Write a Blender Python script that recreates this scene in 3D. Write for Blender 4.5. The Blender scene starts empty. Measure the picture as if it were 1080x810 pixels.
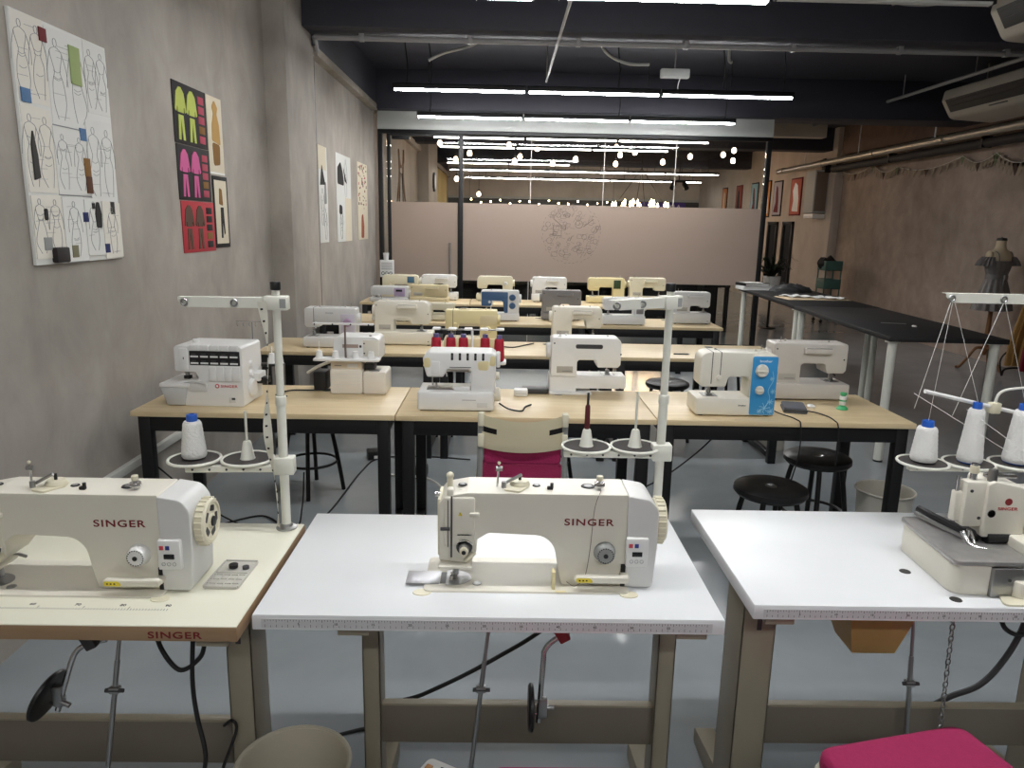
import bpy, bmesh, math, random
from mathutils import Vector, Matrix
random.seed(7)
S = bpy.context.scene
COL = S.collection
PI = math.pi
def lin(c):
    return tuple(((v/255)/12.92 if v/255 <= 0.04045 else (((v/255)+0.055)/1.055)**2.4) for v in c)

# ---------------------------------------------------------------- camera
F_PX, PIT, YAW, ROLL, CAM_H = 781.2, 0.2119, 0.0159, 0.0204, 1.6
cd = bpy.data.cameras.new('camera'); cam = bpy.data.objects.new('camera', cd); COL.objects.link(cam)
fw = Vector((math.sin(YAW)*math.cos(PIT), math.cos(YAW)*math.cos(PIT), -math.sin(PIT)))
r0 = Vector((math.cos(YAW), -math.sin(YAW), 0)); u0 = r0.cross(fw)
rt = math.cos(ROLL)*r0 + math.sin(ROLL)*u0; up = -math.sin(ROLL)*r0 + math.cos(ROLL)*u0
M = Matrix((rt, up, -fw)).transposed().to_4x4(); M.translation = Vector((0, 0, CAM_H))
cam.matrix_world = M
cd.sensor_fit = 'HORIZONTAL'; cd.sensor_width = 36; cd.lens = F_PX*36/1080; cd.clip_start = 0.05; cd.clip_end = 100
S.camera = cam
# ---------------------------------------------------------------- world, exposure
S.view_settings.view_transform = 'Standard'; S.view_settings.look = 'None'
S.view_settings.gamma = 1; S.view_settings.use_curve_mapping = False
S.view_settings.exposure = 0.40
TUBE = 62.0          # emission of the white tubes
FAR_TUBE = 25.0      # tubes in the hall beyond the glass
BULB = 14.0
w = bpy.data.worlds.new('world'); S.world = w; w.use_nodes = True
w.node_tree.nodes['Background'].inputs[0].default_value = (0.55, 0.58, 0.65, 1)
w.node_tree.nodes['Background'].inputs[1].default_value = 0.10
try:
    S.cycles.max_bounces = 8; S.cycles.diffuse_bounces = 4; S.cycles.glossy_bounces = 4
    S.cycles.transparent_max_bounces = 12; S.cycles.sample_clamp_indirect = 6; S.cycles.use_denoising = True
    S.cycles.caustics_reflective = False; S.cycles.caustics_refractive = False
except Exception: pass

# ---------------------------------------------------------------- materials
MATS = {}
def mat(name, rgb=(200,200,200), rough=0.5, metal=0.0, var=0.06, scale=14.0, bump=0.0, emit=None, strength=0.0):
    if name in MATS: return MATS[name]
    m = bpy.data.materials.new(name); m.use_nodes = True; nt = m.node_tree; b = nt.nodes['Principled BSDF']
    c = lin(rgb)
    tc = nt.nodes.new('ShaderNodeTexCoord'); n = nt.nodes.new('ShaderNodeTexNoise')
    n.inputs['Scale'].default_value = scale; n.inputs['Detail'].default_value = 4
    nt.links.new(tc.outputs['Object'], n.inputs['Vector'])
    mx = nt.nodes.new('ShaderNodeMix'); mx.data_type = 'RGBA'
    mx.inputs['A'].default_value = (*[v*(1-var) for v in c], 1); mx.inputs['B'].default_value = (*[min(1, v*(1+var)) for v in c], 1)
    nt.links.new(n.outputs['Fac'], mx.inputs['Factor']); nt.links.new(mx.outputs['Result'], b.inputs['Base Color'])
    b.inputs['Roughness'].default_value = rough; b.inputs['Metallic'].default_value = metal
    if bump:
        bp = nt.nodes.new('ShaderNodeBump'); bp.inputs['Strength'].default_value = bump; bp.inputs['Distance'].default_value = 0.01
        nt.links.new(n.outputs['Fac'], bp.inputs['Height']); nt.links.new(bp.outputs['Normal'], b.inputs['Normal'])
    if emit:
        b.inputs['Emission Color'].default_value = (*emit, 1); b.inputs['Emission Strength'].default_value = strength
    MATS[name] = m; return m
def ramp_mat(name, stops, rough, vec_scale, noise_scale, detail=6, bump=0.1, rough_var=0.0, distortion=0.4, spots=None):
    m = bpy.data.materials.new(name); m.use_nodes = True; nt = m.node_tree; b = nt.nodes['Principled BSDF']
    tc = nt.nodes.new('ShaderNodeTexCoord'); mp = nt.nodes.new('ShaderNodeMapping'); mp.inputs['Scale'].default_value = vec_scale
    nt.links.new(tc.outputs['Object'], mp.inputs['Vector'])
    n = nt.nodes.new('ShaderNodeTexNoise'); n.inputs['Scale'].default_value = noise_scale; n.inputs['Detail'].default_value = detail
    n.inputs['Distortion'].default_value = distortion; n.inputs['Roughness'].default_value = 0.62
    nt.links.new(mp.outputs['Vector'], n.inputs['Vector'])
    cr = nt.nodes.new('ShaderNodeValToRGB'); el = cr.color_ramp.elements
    el[0].position, el[0].color = stops[0][0], (*lin(stops[0][1]), 1); el[1].position, el[1].color = stops[-1][0], (*lin(stops[-1][1]), 1)
    for p, c in stops[1:-1]:
        e = el.new(p); e.color = (*lin(c), 1)
    nt.links.new(n.outputs['Fac'], cr.inputs['Fac']); out = cr.outputs['Color']
    if spots:                                    # large soft blotches of trowelled plaster
        n2 = nt.nodes.new('ShaderNodeTexNoise'); n2.inputs['Scale'].default_value = spots; n2.inputs['Detail'].default_value = 3
        nt.links.new(tc.outputs['Object'], n2.inputs['Vector'])
        r2 = nt.nodes.new('ShaderNodeMapRange'); r2.inputs['From Min'].default_value = 0.3; r2.inputs['From Max'].default_value = 0.7
        r2.inputs['To Min'].default_value = 0.80; r2.inputs['To Max'].default_value = 1.12
        nt.links.new(n2.outputs['Fac'], r2.inputs['Value'])
        vm = nt.nodes.new('ShaderNodeVectorMath'); vm.operation = 'SCALE'
        nt.links.new(out, vm.inputs[0]); nt.links.new(r2.outputs['Result'], vm.inputs['Scale']); out = vm.outputs['Vector']
    nt.links.new(out, b.inputs['Base Color'])
    b.inputs['Roughness'].default_value = rough
    if rough_var:
        r3 = nt.nodes.new('ShaderNodeMapRange'); r3.inputs['To Min'].default_value = rough-rough_var; r3.inputs['To Max'].default_value = rough+rough_var
        nt.links.new(n.outputs['Fac'], r3.inputs['Value']); nt.links.new(r3.outputs['Result'], b.inputs['Roughness'])
    if bump:
        bp = nt.nodes.new('ShaderNodeBump'); bp.inputs['Strength'].default_value = bump; bp.inputs['Distance'].default_value = 0.02
        nt.links.new(n.outputs['Fac'], bp.inputs['Height']); nt.links.new(bp.outputs['Normal'], b.inputs['Normal'])
    MATS[name] = m; return m
def emit_mat(name, rgb, strength):
    if name in MATS: return MATS[name]
    m = bpy.data.materials.new(name); m.use_nodes = True; nt = m.node_tree; nt.nodes.clear()
    e = nt.nodes.new('ShaderNodeEmission'); o = nt.nodes.new('ShaderNodeOutputMaterial')
    e.inputs[0].default_value = (*rgb, 1); e.inputs[1].default_value = strength
    nt.links.new(e.outputs[0], o.inputs[0]); MATS[name] = m; return m

PLASTER = ramp_mat('grey_trowelled_plaster', [(0.25,(154,147,139)),(0.5,(170,163,154)),(0.75,(184,178,169))], 0.75, (1.5,1.5,0.95), 2.4, 10, 0.16, spots=1.2)
PLASTER_BROWN = ramp_mat('brown_grey_plaster', [(0.25,(148,133,122)),(0.5,(166,150,138)),(0.75,(182,166,154))], 0.8, (1.2,1.2,1.1), 3.2, 10, 0.18, spots=1.0)
FLOOR = ramp_mat('grey_epoxy_floor', [(0.2,(136,142,146)),(0.5,(147,153,157)),(0.8,(158,163,166))], 0.15, (1,1,1), 1.3, 4, 0.03, 0.04)
CEIL = mat('charcoal_ceiling_paint', (54,54,64), 0.7, var=0.12, scale=6, bump=0.15)
BEAM = mat('charcoal_beam_paint', (50,50,60), 0.65, var=0.12, scale=9, bump=0.1)
OAK = ramp_mat('pale_oak_laminate', [(0.2,(205,182,140)),(0.5,(219,198,158)),(0.8,(230,212,176))], 0.38, (1.2,14,14), 2.4, 6, 0.01)
BEAMLIP = ramp_mat('raw_concrete_lip', [(0.25,(140,132,122)),(0.75,(178,170,160))], 0.8, (1,1,1), 5, 6, 0.2)
WARMWALL = ramp_mat('warm_beige_wall', [(0.25,(178,166,154)),(0.75,(206,195,184))], 0.8, (1,1,0.6), 2, 6, 0.08)
HEADER = mat('pale_grey_header_board', (176,178,176), 0.6, var=0.04)
BLACKM = mat('matt_black_steel', (20,20,22), 0.45, 0.2)
BLACKP = mat('black_plastic', (22,22,24), 0.4)
DARK = mat('dark_grey_plastic', (58,58,60), 0.5)
CHROME = mat('bright_steel', (205,205,205), 0.22, 1.0, var=0.03)
STEEL = mat('brushed_steel', (165,165,165), 0.35, 1.0, var=0.08)
WORN = mat('worn_steel_plate', (176,174,172), 0.34, 0.7, var=0.22, scale=30)
WHITEP = mat('white_plastic', (232,232,230), 0.35, var=0.03)
IVORY = mat('ivory_enamel', (224,220,207), 0.32, var=0.03)
CREAM = mat('cream_enamel', (222,216,192), 0.35, var=0.03)
YELLOWED = mat('yellowed_cream_plastic', (226,213,165), 0.4, var=0.05)
BEIGE = mat('beige_plastic', (216,202,164), 0.42, var=0.04)
GREYW = mat('cool_grey_white_plastic', (216,216,214), 0.35, var=0.03)
MIDGREY = mat('mid_grey_plastic', (136,133,132), 0.45, var=0.04)
WARMGREY = mat('warm_light_grey_plastic', (196,191,184), 0.4, var=0.03)
LAVENDER = mat('lavender_panel', (178,160,190), 0.4)
BLUEPAN = mat('sky_blue_panel', (58,146,204), 0.35, var=0.05)
NAVYPAN = mat('slate_blue_panel', (70,102,140), 0.4)
BLUECAP = mat('blue_plastic_cap', (36,96,196), 0.35)
REDTXT = mat('dark_red_lettering', (120,24,30), 0.5, var=0.02)
REDTH = mat('crimson_thread', (172,22,48), 0.6, var=0.12, scale=120, bump=0.4)
MAROONTH = mat('maroon_thread', (84,14,26), 0.6, var=0.1, scale=120)
WHITETH = mat('white_thread', (226,226,224), 0.7, var=0.05, scale=160, bump=0.35)
WHITELAM = mat('white_laminate', (226,228,230), 0.3, var=0.02)
CREAMLAM = mat('cream_laminate', (228,226,208), 0.32, var=0.02)
EDGEWOOD = ramp_mat('brown_table_edge', [(0.2,(142,114,84)),(0.8,(166,137,106))], 0.45, (1,10,10), 3, 5, 0.02)
LEGBEIGE = mat('beige_grey_painted_steel', (150,142,124), 0.42, 0.1, var=0.06)
LEGSHADE = mat('shaded_beige_painted_steel', (118,110,98), 0.45, 0.1, var=0.06)  # beige steel with the shade below the tabletop put into its colour
PINK = mat('magenta_fabric', (158,32,84), 0.85, var=0.12, scale=90, bump=0.3)
REDPL = mat('red_plastic_clamp', (150,46,50), 0.5)
YELST = mat('yellow_sticker', (226,206,60), 0.5)
PADGREY = mat('dark_foam_pad', (62,58,56), 0.9, var=0.1, scale=60)
STANDW = mat('off_white_painted_steel', (222,222,212), 0.38, 0.05, var=0.03)
TAPEW = mat('white_vinyl_tape', (226,224,214), 0.5)
BINC = mat('stone_plastic', (196,192,180), 0.45, var=0.04)
BINCREAM = mat('cream_plastic', (190,184,166), 0.45, var=0.04)
OCHRE = mat('ochre_plastic_chute', (226,194,126), 0.5, var=0.08)
PAPER = mat('drawing_paper', (226,226,222), 0.85, var=0.04, scale=5)
PAPERC = mat('cream_paper', (222,212,190), 0.85, var=0.05)
PENCIL = mat('pencil_line', (150,150,152), 0.9)
INK = mat('black_ink', (22,20,20), 0.8)
DENIM = mat('denim_swatch', (92,126,166), 0.9, var=0.15, scale=80)
BRICK = mat('brick_red_swatch', (112,44,48), 0.9, var=0.1)
GREENSW = mat('sage_green_swatch', (160,176,120), 0.9)
TAN = mat('tan_swatch', (134,98,50), 0.9)
NAVY = mat('navy_swatch', (36,44,92), 0.9)
GREYSW = mat('grey_swatch', (146,148,146), 0.9)
CABLE = mat('black_cable_rubber', (20,20,22), 0.55)
CABLEW = mat('white_cable_rubber', (212,212,206), 0.55)
GALV = mat('galvanised_pipe', (176,170,158), 0.38, 0.6, var=0.1)
PIPEG = mat('grey_painted_conduit', (146,144,144), 0.5, var=0.05)
ACW = mat('off_white_appliance_shell', (178,172,160), 0.45, var=0.04)
BLACKFAB = mat('black_table_covering', (24,23,24), 0.55, var=0.15, scale=40)
DRESSG = mat('charcoal_satin', (112,108,106), 0.45, var=0.25, scale=25)
LINEN = mat('linen_form_cover', (200,184,156), 0.8, var=0.06)
WOODBR = mat('turned_brown_wood', (116,78,44), 0.45, var=0.15)
GOLD = mat('gold_sequin_fabric', (164,128,74), 0.4, 0.3, var=0.4, scale=140, bump=0.6)
CRIMSON = mat('deep_red_satin', (120,26,44), 0.5, var=0.2, scale=20)
NAVYFAB = mat('midnight_blue_fabric', (30,30,48), 0.7, var=0.2)
LEAF = mat('dark_green_leaf', (38,56,38), 0.5, var=0.3)
TEAL = mat('dusty_teal_metal', (74,112,106), 0.5)
TUBEM = emit_mat('lit_white_tube', (0.98, 0.985, 0.985), TUBE)
FTUBEM = emit_mat('lit_hall_tube', (1.0, 0.93, 0.86), FAR_TUBE)
BULBM = emit_mat('lit_filament_bulb', (1.0, 0.72, 0.50), BULB)
CANDLE = emit_mat('lit_candle_bulb', (1.0, 0.62, 0.32), 60.0)
SCREENB = mat('blue_grey_screen', (70,110,140), 0.3)
SCREENG = mat('dark_green_screen', (50,70,40), 0.3)
SCREEND = mat('dark_screen', (24,26,30), 0.15)

# ---------------------------------------------------------------- mesh helpers
def roundpoly(pts, radii, n=5):
    out = []; N = len(pts)
    if not hasattr(radii, '__len__'): radii = [radii]*N
    for i in range(N):
        p = Vector(pts[i]); a = Vector(pts[i-1]); b = Vector(pts[(i+1) % N]); r = radii[i]
        if r <= 1e-6: out.append(tuple(p)); continue
        da, db = (a-p), (b-p); la, lb = da.length, db.length; da.normalize(); db.normalize()
        ang = da.angle(db); t = min(r/math.tan(ang/2), la*0.49, lb*0.49); rr = t*math.tan(ang/2)
        bis = (da+db).normalized(); c = p + bis*(rr/math.sin(ang/2))
        s = p+da*t-c; e = p+db*t-c; tot = s.angle(e); sg = 1 if s.x*e.y-s.y*e.x > 0 else -1
        for k in range(n+1):
            th = sg*tot*k/n; co, si = math.cos(th), math.sin(th)
            out.append((c.x+s.x*co-s.y*si, c.y+s.x*si+s.y*co))
    return out
def smooth_path(pts, n=6):
    P = [Vector(p) for p in pts]
    if len(P) < 3: return P
    out = []
    for i in range(len(P)-1):
        p0 = P[max(i-1, 0)]; p1 = P[i]; p2 = P[i+1]; p3 = P[min(i+2, len(P)-1)]
        for k in range(n):
            t = k/n
            out.append(0.5*((2*p1)+(-p0+p2)*t+(2*p0-5*p1+4*p2-p3)*t*t+(-p0+3*p1-3*p2+p3)*t**3))
    out.append(P[-1]); return out
class MB:
    def __init__(s): s.bm = bmesh.new(); s.mats = []
    def mi(s, m):
        if m not in s.mats: s.mats.append(m)
        return s.mats.index(m)
    def add(s, t, m, mtx=None):
        i = s.mi(m)
        for f in t.faces: f.material_index = i
        if mtx is not None: bmesh.ops.transform(t, matrix=mtx, verts=t.verts)
        me = bpy.data.meshes.new('t'); t.to_mesh(me); t.free(); s.bm.from_mesh(me); bpy.data.meshes.remove(me); return s
    @staticmethod
    def bev(t, b, seg=2):
        if b > 0:
            es = [e for e in t.edges if len(e.link_faces) == 2 and e.calc_face_angle(0) > 0.5]
            bmesh.ops.bevel(t, geom=es, offset=b, segments=seg, affect='EDGES', profile=0.5, clamp_overlap=True)
    def box(s, x0, x1, y0, y1, z0, z1, m, bev=0.0, mtx=None, seg=2):
        t = bmesh.new(); bmesh.ops.create_cube(t, size=1)
        for v in t.verts: v.co = Vector((x0+(v.co.x+.5)*(x1-x0), y0+(v.co.y+.5)*(y1-y0), z0+(v.co.z+.5)*(z1-z0)))
        s.bev(t, bev, seg); return s.add(t, m, mtx)
    def cyl(s, p0, p1, r, m, r1=None, seg=20, bev=0.0, caps=True):
        p0, p1 = Vector(p0), Vector(p1); d = p1-p0; t = bmesh.new()
        bmesh.ops.create_cone(t, cap_ends=caps, segments=seg, radius1=r, radius2=r if r1 is None else r1, depth=d.length)
        s.bev(t, bev, 2)
        q = Vector((0, 0, 1)).rotation_difference(d.normalized()).to_matrix().to_4x4()
        return s.add(t, m, Matrix.Translation((p0+p1)/2) @ q)
    def tube(s, pts, r, m, seg=8, smooth=True, n=6, closed=False):
        P = smooth_path(pts, n) if smooth else [Vector(p) for p in pts]
        t = bmesh.new(); rings = []; N = len(P); u = None
        for i, p in enumerate(P):
            d = (P[(i+1) % N]-P[i-1]) if closed else (P[min(i+1, N-1)]-P[max(i-1, 0)])
            d.normalize()
            if u is None: u = d.orthogonal().normalized()
            else:
                u = u-d*u.dot(d)
                if u.length < 1e-5: u = d.orthogonal()
                u.normalize()
            v = d.cross(u); rings.append([t.verts.new(p+(u*math.cos(2*PI*k/seg)+v*math.sin(2*PI*k/seg))*r) for k in range(seg)])
        for i in range(N if closed else N-1):
            a, b = rings[i], rings[(i+1) % N]
            for k in range(seg): t.faces.new((a[k], a[(k+1) % seg], b[(k+1) % seg], b[k]))
        if not closed: t.faces.new(rings[0][::-1]); t.faces.new(rings[-1])
        return s.add(t, m)
    def lathe(s, prof, m, c=(0, 0, 0), seg=28, mtx=None, sx=1, sy=1):
        t = bmesh.new(); R = []
        for r, z in prof: R.append([t.verts.new((max(r, 1e-4)*math.cos(2*PI*k/seg)*sx, max(r, 1e-4)*math.sin(2*PI*k/seg)*sy, z)) for k in range(seg)])
        for a, b in zip(R, R[1:]):
            for k in range(seg): t.faces.new((a[k], a[(k+1) % seg], b[(k+1) % seg], b[k]))
        if prof[0][0] > 1e-3: t.faces.new(R[0][::-1])
        if prof[-1][0] > 1e-3: t.faces.new(R[-1])
        mm = Matrix.Translation(Vector(c))
        return s.add(t, m, mm @ mtx if mtx is not None else mm)
    def prism(s, poly, axis, a, b, m, bev=0.0, mtx=None, seg=2):
        def P(p, h): return {'Y': (p[0], h, p[1]), 'X': (h, p[0], p[1]), 'Z': (p[0], p[1], h)}[axis]
        t = bmesh.new(); A = [t.verts.new(P(p, a)) for p in poly]; B = [t.verts.new(P(p, b)) for p in poly]; N = len(poly)
        t.faces.new(A); t.faces.new(B[::-1])
        for i in range(N): t.faces.new((A[i], B[i], B[(i+1) % N], A[(i+1) % N]))
        bmesh.ops.recalc_face_normals(t, faces=t.faces)
        if bev > 0:
            caps = [e for e in t.edges if len(e.link_faces) == 2 and any(len(f.verts) == N for f in e.link_faces) and e.calc_face_angle(0) > 0.5]
            bmesh.ops.bevel(t, geom=caps, offset=bev, segments=seg, affect='EDGES', profile=0.5, clamp_overlap=True)
        return s.add(t, m, mtx)
    def ball(s, c, r, m, sc=(1, 1, 1), seg=16):
        t = bmesh.new(); bmesh.ops.create_uvsphere(t, u_segments=seg, v_segments=max(6, seg//2), radius=r)
        return s.add(t, m, Matrix.Translation(Vector(c)) @ Matrix.Diagonal((*sc, 1)))
    def ring(s, c, R, r, m, axis='Z', seg=32, rs=8, sx=1, sy=1):
        pts = []
        for k in range(seg):
            a, b = math.cos(2*PI*k/seg)*R*sx, math.sin(2*PI*k/seg)*R*sy
            pts.append(Vector(c)+Vector({'Z': (a, b, 0), 'Y': (a, 0, b), 'X': (0, a, b)}[axis]))
        return s.tube(pts, r, m, seg=rs, smooth=False, closed=True)
    def build(s, name, parent=None, loc=None, rot=None, label=None):
        me = bpy.data.meshes.new(name); bmesh.ops.recalc_face_normals(s.bm, faces=s.bm.faces); s.bm.to_mesh(me); s.bm.free()
        for m in s.mats: me.materials.append(m)
        for p in me.polygons: p.use_smooth = True
        me.set_sharp_from_angle(angle=math.radians(38))
        o = bpy.data.objects.new(name, me); COL.objects.link(o)
        if parent is not None: o.parent = parent
        if loc: o.location = loc
        if rot: o.rotation_euler = rot
        if label: o['label'] = label
        return o
def tag(o, label, cat, group=None, kind=None):
    o['label'] = label; o['category'] = cat
    if group: o['group'] = group
    if kind: o['kind'] = kind
    return o
def thing(name, label, cat, loc=(0, 0, 0), rz=0.0, group=None):
    o = bpy.data.objects.new(name, None); COL.objects.link(o); o.location = loc; o.rotation_euler = (0, 0, rz); o.empty_display_size = 0.1
    return tag(o, label, cat, group)
def structure(name, mb, parent=None):
    o = mb.build(name, parent)
    if parent is None: o['kind'] = 'structure'
    return o
def copy_tree(o, parent=None):
    c = o.copy(); COL.objects.link(c)
    if parent is not None: c.parent = parent
    for ch in list(o.children): copy_tree(ch, c)
    return c
def clone(o, loc, rz=None, label=None, group=None):
    c = copy_tree(o); c.location = loc
    if rz is not None: c.rotation_euler = (0, 0, rz)
    if label: c['label'] = label
    if group: c['group'] = group
    return c
def text(name, s, size, m, parent, loc, rot, sx=1.0, ext=0.0006, align='LEFT', space=1.0):
    cu = bpy.data.curves.new('txt', 'FONT'); cu.body = s; cu.size = size; cu.extrude = ext; cu.align_x = align; cu.space_character = space
    cu.offset = size*0.012
    t = bpy.data.objects.new('txt', cu); COL.objects.link(t)
    dg = bpy.context.evaluated_depsgraph_get(); me = bpy.data.meshes.new_from_object(t.evaluated_get(dg)); bpy.data.objects.remove(t); bpy.data.curves.remove(cu)
    for v in me.vertices: v.co.x *= sx
    me.materials.clear(); me.materials.append(m)
    o = bpy.data.objects.new(name, me); COL.objects.link(o); o.location = loc; o.rotation_euler = rot
    if parent is not None: o.parent = parent
    return o
FRONT = (PI/2, 0, 0)            # lettering that faces the camera side (-Y)

# ================================================================ ROOM
XL, XR, YN, YP, YF, ZC = -1.80, 6.22, -3.2, 10.0, 23.6, 3.45
structure('floor', MB().box(XL-.3, XR+.3, YN-.2, YF+.3, -.10, 0, FLOOR))
b = MB().box(XL-.2, XL, YN, 6.0, 0, ZC, PLASTER)
b.box(XL-.2, -1.68, 6.0, YP+.05, 0, 3.02, PLASTER)
structure('wall_left', b)
b = MB().box(XL-.02, -1.635, 5.90, 6.76, 0, ZC, PLASTER, 0.008)
structure('trim_1', b)                                  # the pilaster
b = MB().box(XL-.2, -1.60, 6.76, YP-.2, 2.97, 3.04, BEAMLIP, 0.006)
structure('trim_2', b)                                  # raw concrete lip above the recessed wall
b = MB().box(XL-.2, -1.605, 6.70, YP, 3.04, ZC, BEAM)
structure('trim_3', b)
b = MB().box(XR, XR+.2, YN, YF, 0, ZC, PLASTER_BROWN)
structure('wall_right', b)
b = MB().box(6.06, XR+.01, 14.0, YF, 0, ZC, WARMWALL, 0.01)
structure('trim_4', b)
structure('wall_back', MB().box(XL-.2, XR+.2, YN-.2, YN, 0, ZC, PLASTER))
b = MB().box(XL-.2, XR+.2, YF, YF+.2, 2.45, ZC, WARMWALL)
b.box(XL-.2, XR+.2, YF, YF+.2, 0, 2.38, DARK)
b.box(XL-.2, XR+.2, YF-.04, YF+.2, 2.38, 2.45, HEADER)
structure('wall_front', b)
b = MB().box(-1.92, -1.72, YP+.05, YF, 0, 3.0, WARMWALL)
b.box(-1.92, -1.72, YP+.05, YF, 3.0, ZC, CEIL)
b.box(-1.75, -1.50, 15.3, 17.3, 0, ZC, WARMWALL, 0.01)
b.box(-1.75, -1.64, 10.06, YF, 2.98, 3.08, WARMWALL, 0.01)
structure('wall_left', b)
structure('ceiling', MB().box(XL-.3, XR+.3, YN-.2, YF+.3, ZC, ZC+.1, CEIL))
structure('trim_5', MB().box(-1.79, XR, 6.40, 6.70, 3.12, ZC, BEAM, 0.008))
structure('trim_6', MB().box(-1.62, XR, 9.76, 10.30, 2.985, ZC, BEAM, 0.006))
structure('trim_7', MB().box(-1.63, 3.46, 9.96, 10.06, 2.765, 2.985, HEADER, 0.004))
structure('trim_8', MB().box(XL, XR, 2.3, 2.6, 3.12, ZC, BEAM, 0.008))
structure('trim_11', MB().box(3.85, 5.0, 12.0, 12.2, 3.02, ZC, mat('lit_soffit_cream', (214,200,180), .7)))  # header added here; its cream imitates a lit soffit farther off
structure('trim_9', MB().box(XL, XR, 14.2, 14.6, 3.05, ZC, BEAM, 0.008).box(XL, XR, 18.8, 19.2, 3.05, ZC, BEAM, 0.008))
# brick course and soffit above the pipe on the right wall
b = MB().box(6.10, XR, 4.0, 13.9, 2.95, ZC, mat('dull_brick', (104,84,72), 0.85, var=0.3, scale=8, bump=0.4))
structure('trim_10', b)

# ---------------------------------------------------------------- glass partition
def glass_mat():
    m = bpy.data.materials.new('clear_glass_pane'); m.use_nodes = True; nt = m.node_tree; nt.nodes.clear()
    o = nt.nodes.new('ShaderNodeOutputMaterial'); t = nt.nodes.new('ShaderNodeBsdfTransparent'); g = nt.nodes.new('ShaderNodeBsdfGlossy')
    g.inputs['Roughness'].default_value = 0.02; t.inputs[0].default_value = (0.93, 0.95, 0.94, 1)
    f = nt.nodes.new('ShaderNodeFresnel'); f.inputs[0].default_value = 1.45
    n = nt.nodes.new('ShaderNodeTexNoise'); n.inputs['Scale'].default_value = 0.7
    bp = nt.nodes.new('ShaderNodeBump'); bp.inputs['Strength'].default_value = 0.01
    nt.links.new(n.outputs['Fac'], bp.inputs['Height']); nt.links.new(bp.outputs['Normal'], g.inputs['Normal'])
    x = nt.nodes.new('ShaderNodeMixShader'); nt.links.new(f.outputs[0], x.inputs[0]); nt.links.new(t.outputs[0], x.inputs[1]); nt.links.new(g.outputs[0], x.inputs[2])
    nt.links.new(x.outputs[0], o.inputs[0]); return m
def frost_mat():
    m = bpy.data.materials.new('frosted_film'); m.use_nodes = True; nt = m.node_tree; nt.nodes.clear()
    o = nt.nodes.new('ShaderNodeOutputMaterial'); d = nt.nodes.new('ShaderNodeBsdfDiffuse'); t = nt.nodes.new('ShaderNodeBsdfTranslucent')
    n = nt.nodes.new('ShaderNodeTexNoise'); n.inputs['Scale'].default_value = 1.5
    mx = nt.nodes.new('ShaderNodeMix'); mx.data_type = 'RGBA'; mx.inputs['A'].default_value = (*lin((206,188,174)), 1); mx.inputs['B'].default_value = (*lin((218,200,186)), 1)
    nt.links.new(n.outputs['Fac'], mx.inputs['Factor'])
    nt.links.new(mx.outputs['Result'], d.inputs[0]); nt.links.new(mx.outputs['Result'], t.inputs[0])
    x = nt.nodes.new('ShaderNodeMixShader'); x.inputs[0].default_value = 0.55
    nt.links.new(d.outputs[0], x.inputs[1]); nt.links.new(t.outputs[0], x.inputs[2])
    g = nt.nodes.new('ShaderNodeBsdfGlossy'); g.inputs['Roughness'].default_value = 0.25
    y = nt.nodes.new('ShaderNodeMixShader'); y.inputs[0].default_value = 0.06
    nt.links.new(x.outputs[0], y.inputs[1]); nt.links.new(g.outputs[0], y.inputs[2]); nt.links.new(y.outputs[0], o.inputs[0]); return m
GLASS, FROST = glass_mat(), frost_mat()
ZT, FZ0, FZ1 = 2.765, 0.86, 1.865
def empty_struct(name):
    o = bpy.data.objects.new(name, None); COL.objects.link(o); o['kind'] = 'structure'; o.location = (0, YP, 0); return o
win = empty_struct('window_1')
f = MB().box(-1.63, 3.46, -.035, .035, ZT-.05, ZT, BLACKM, 0.003)
f.box(-1.63, -1.57, -.035, .035, 0, ZT-.05, BLACKM, 0.003); f.box(-.59, -.53, -.035, .035, 0, ZT-.05, BLACKM, 0.003)
f.box(3.40, 3.46, -.035, .035, 0, ZT-.05, BLACKM, 0.003); f.box(-.53, 3.40, -.03, .03, 0, .05, BLACKM, 0.003)
f.build('window_frame', win)
xs = [-.53, .349, 1.30, 2.229, 3.40]
for a, c in zip(xs, xs[1:]): MB().box(a+.004, c-.004, -.005, .005, .05, ZT-.05, GLASS).build('glass_pane', win)
for x in xs[1:-1]: MB().box(x-.004, x+.004, -.007, .007, .05, ZT-.05, mat('clear_silicone_joint', (214,206,198), 0.3)).build('glass_joint', win)
MB().box(-1.57, -1.52, -.005, .005, .02, ZT-.05, GLASS).build('glass_pane', win)
MB().box(-.53, 3.40, -.0085, -.0065, FZ0, FZ1, FROST).build('frosted_band', win)
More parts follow.
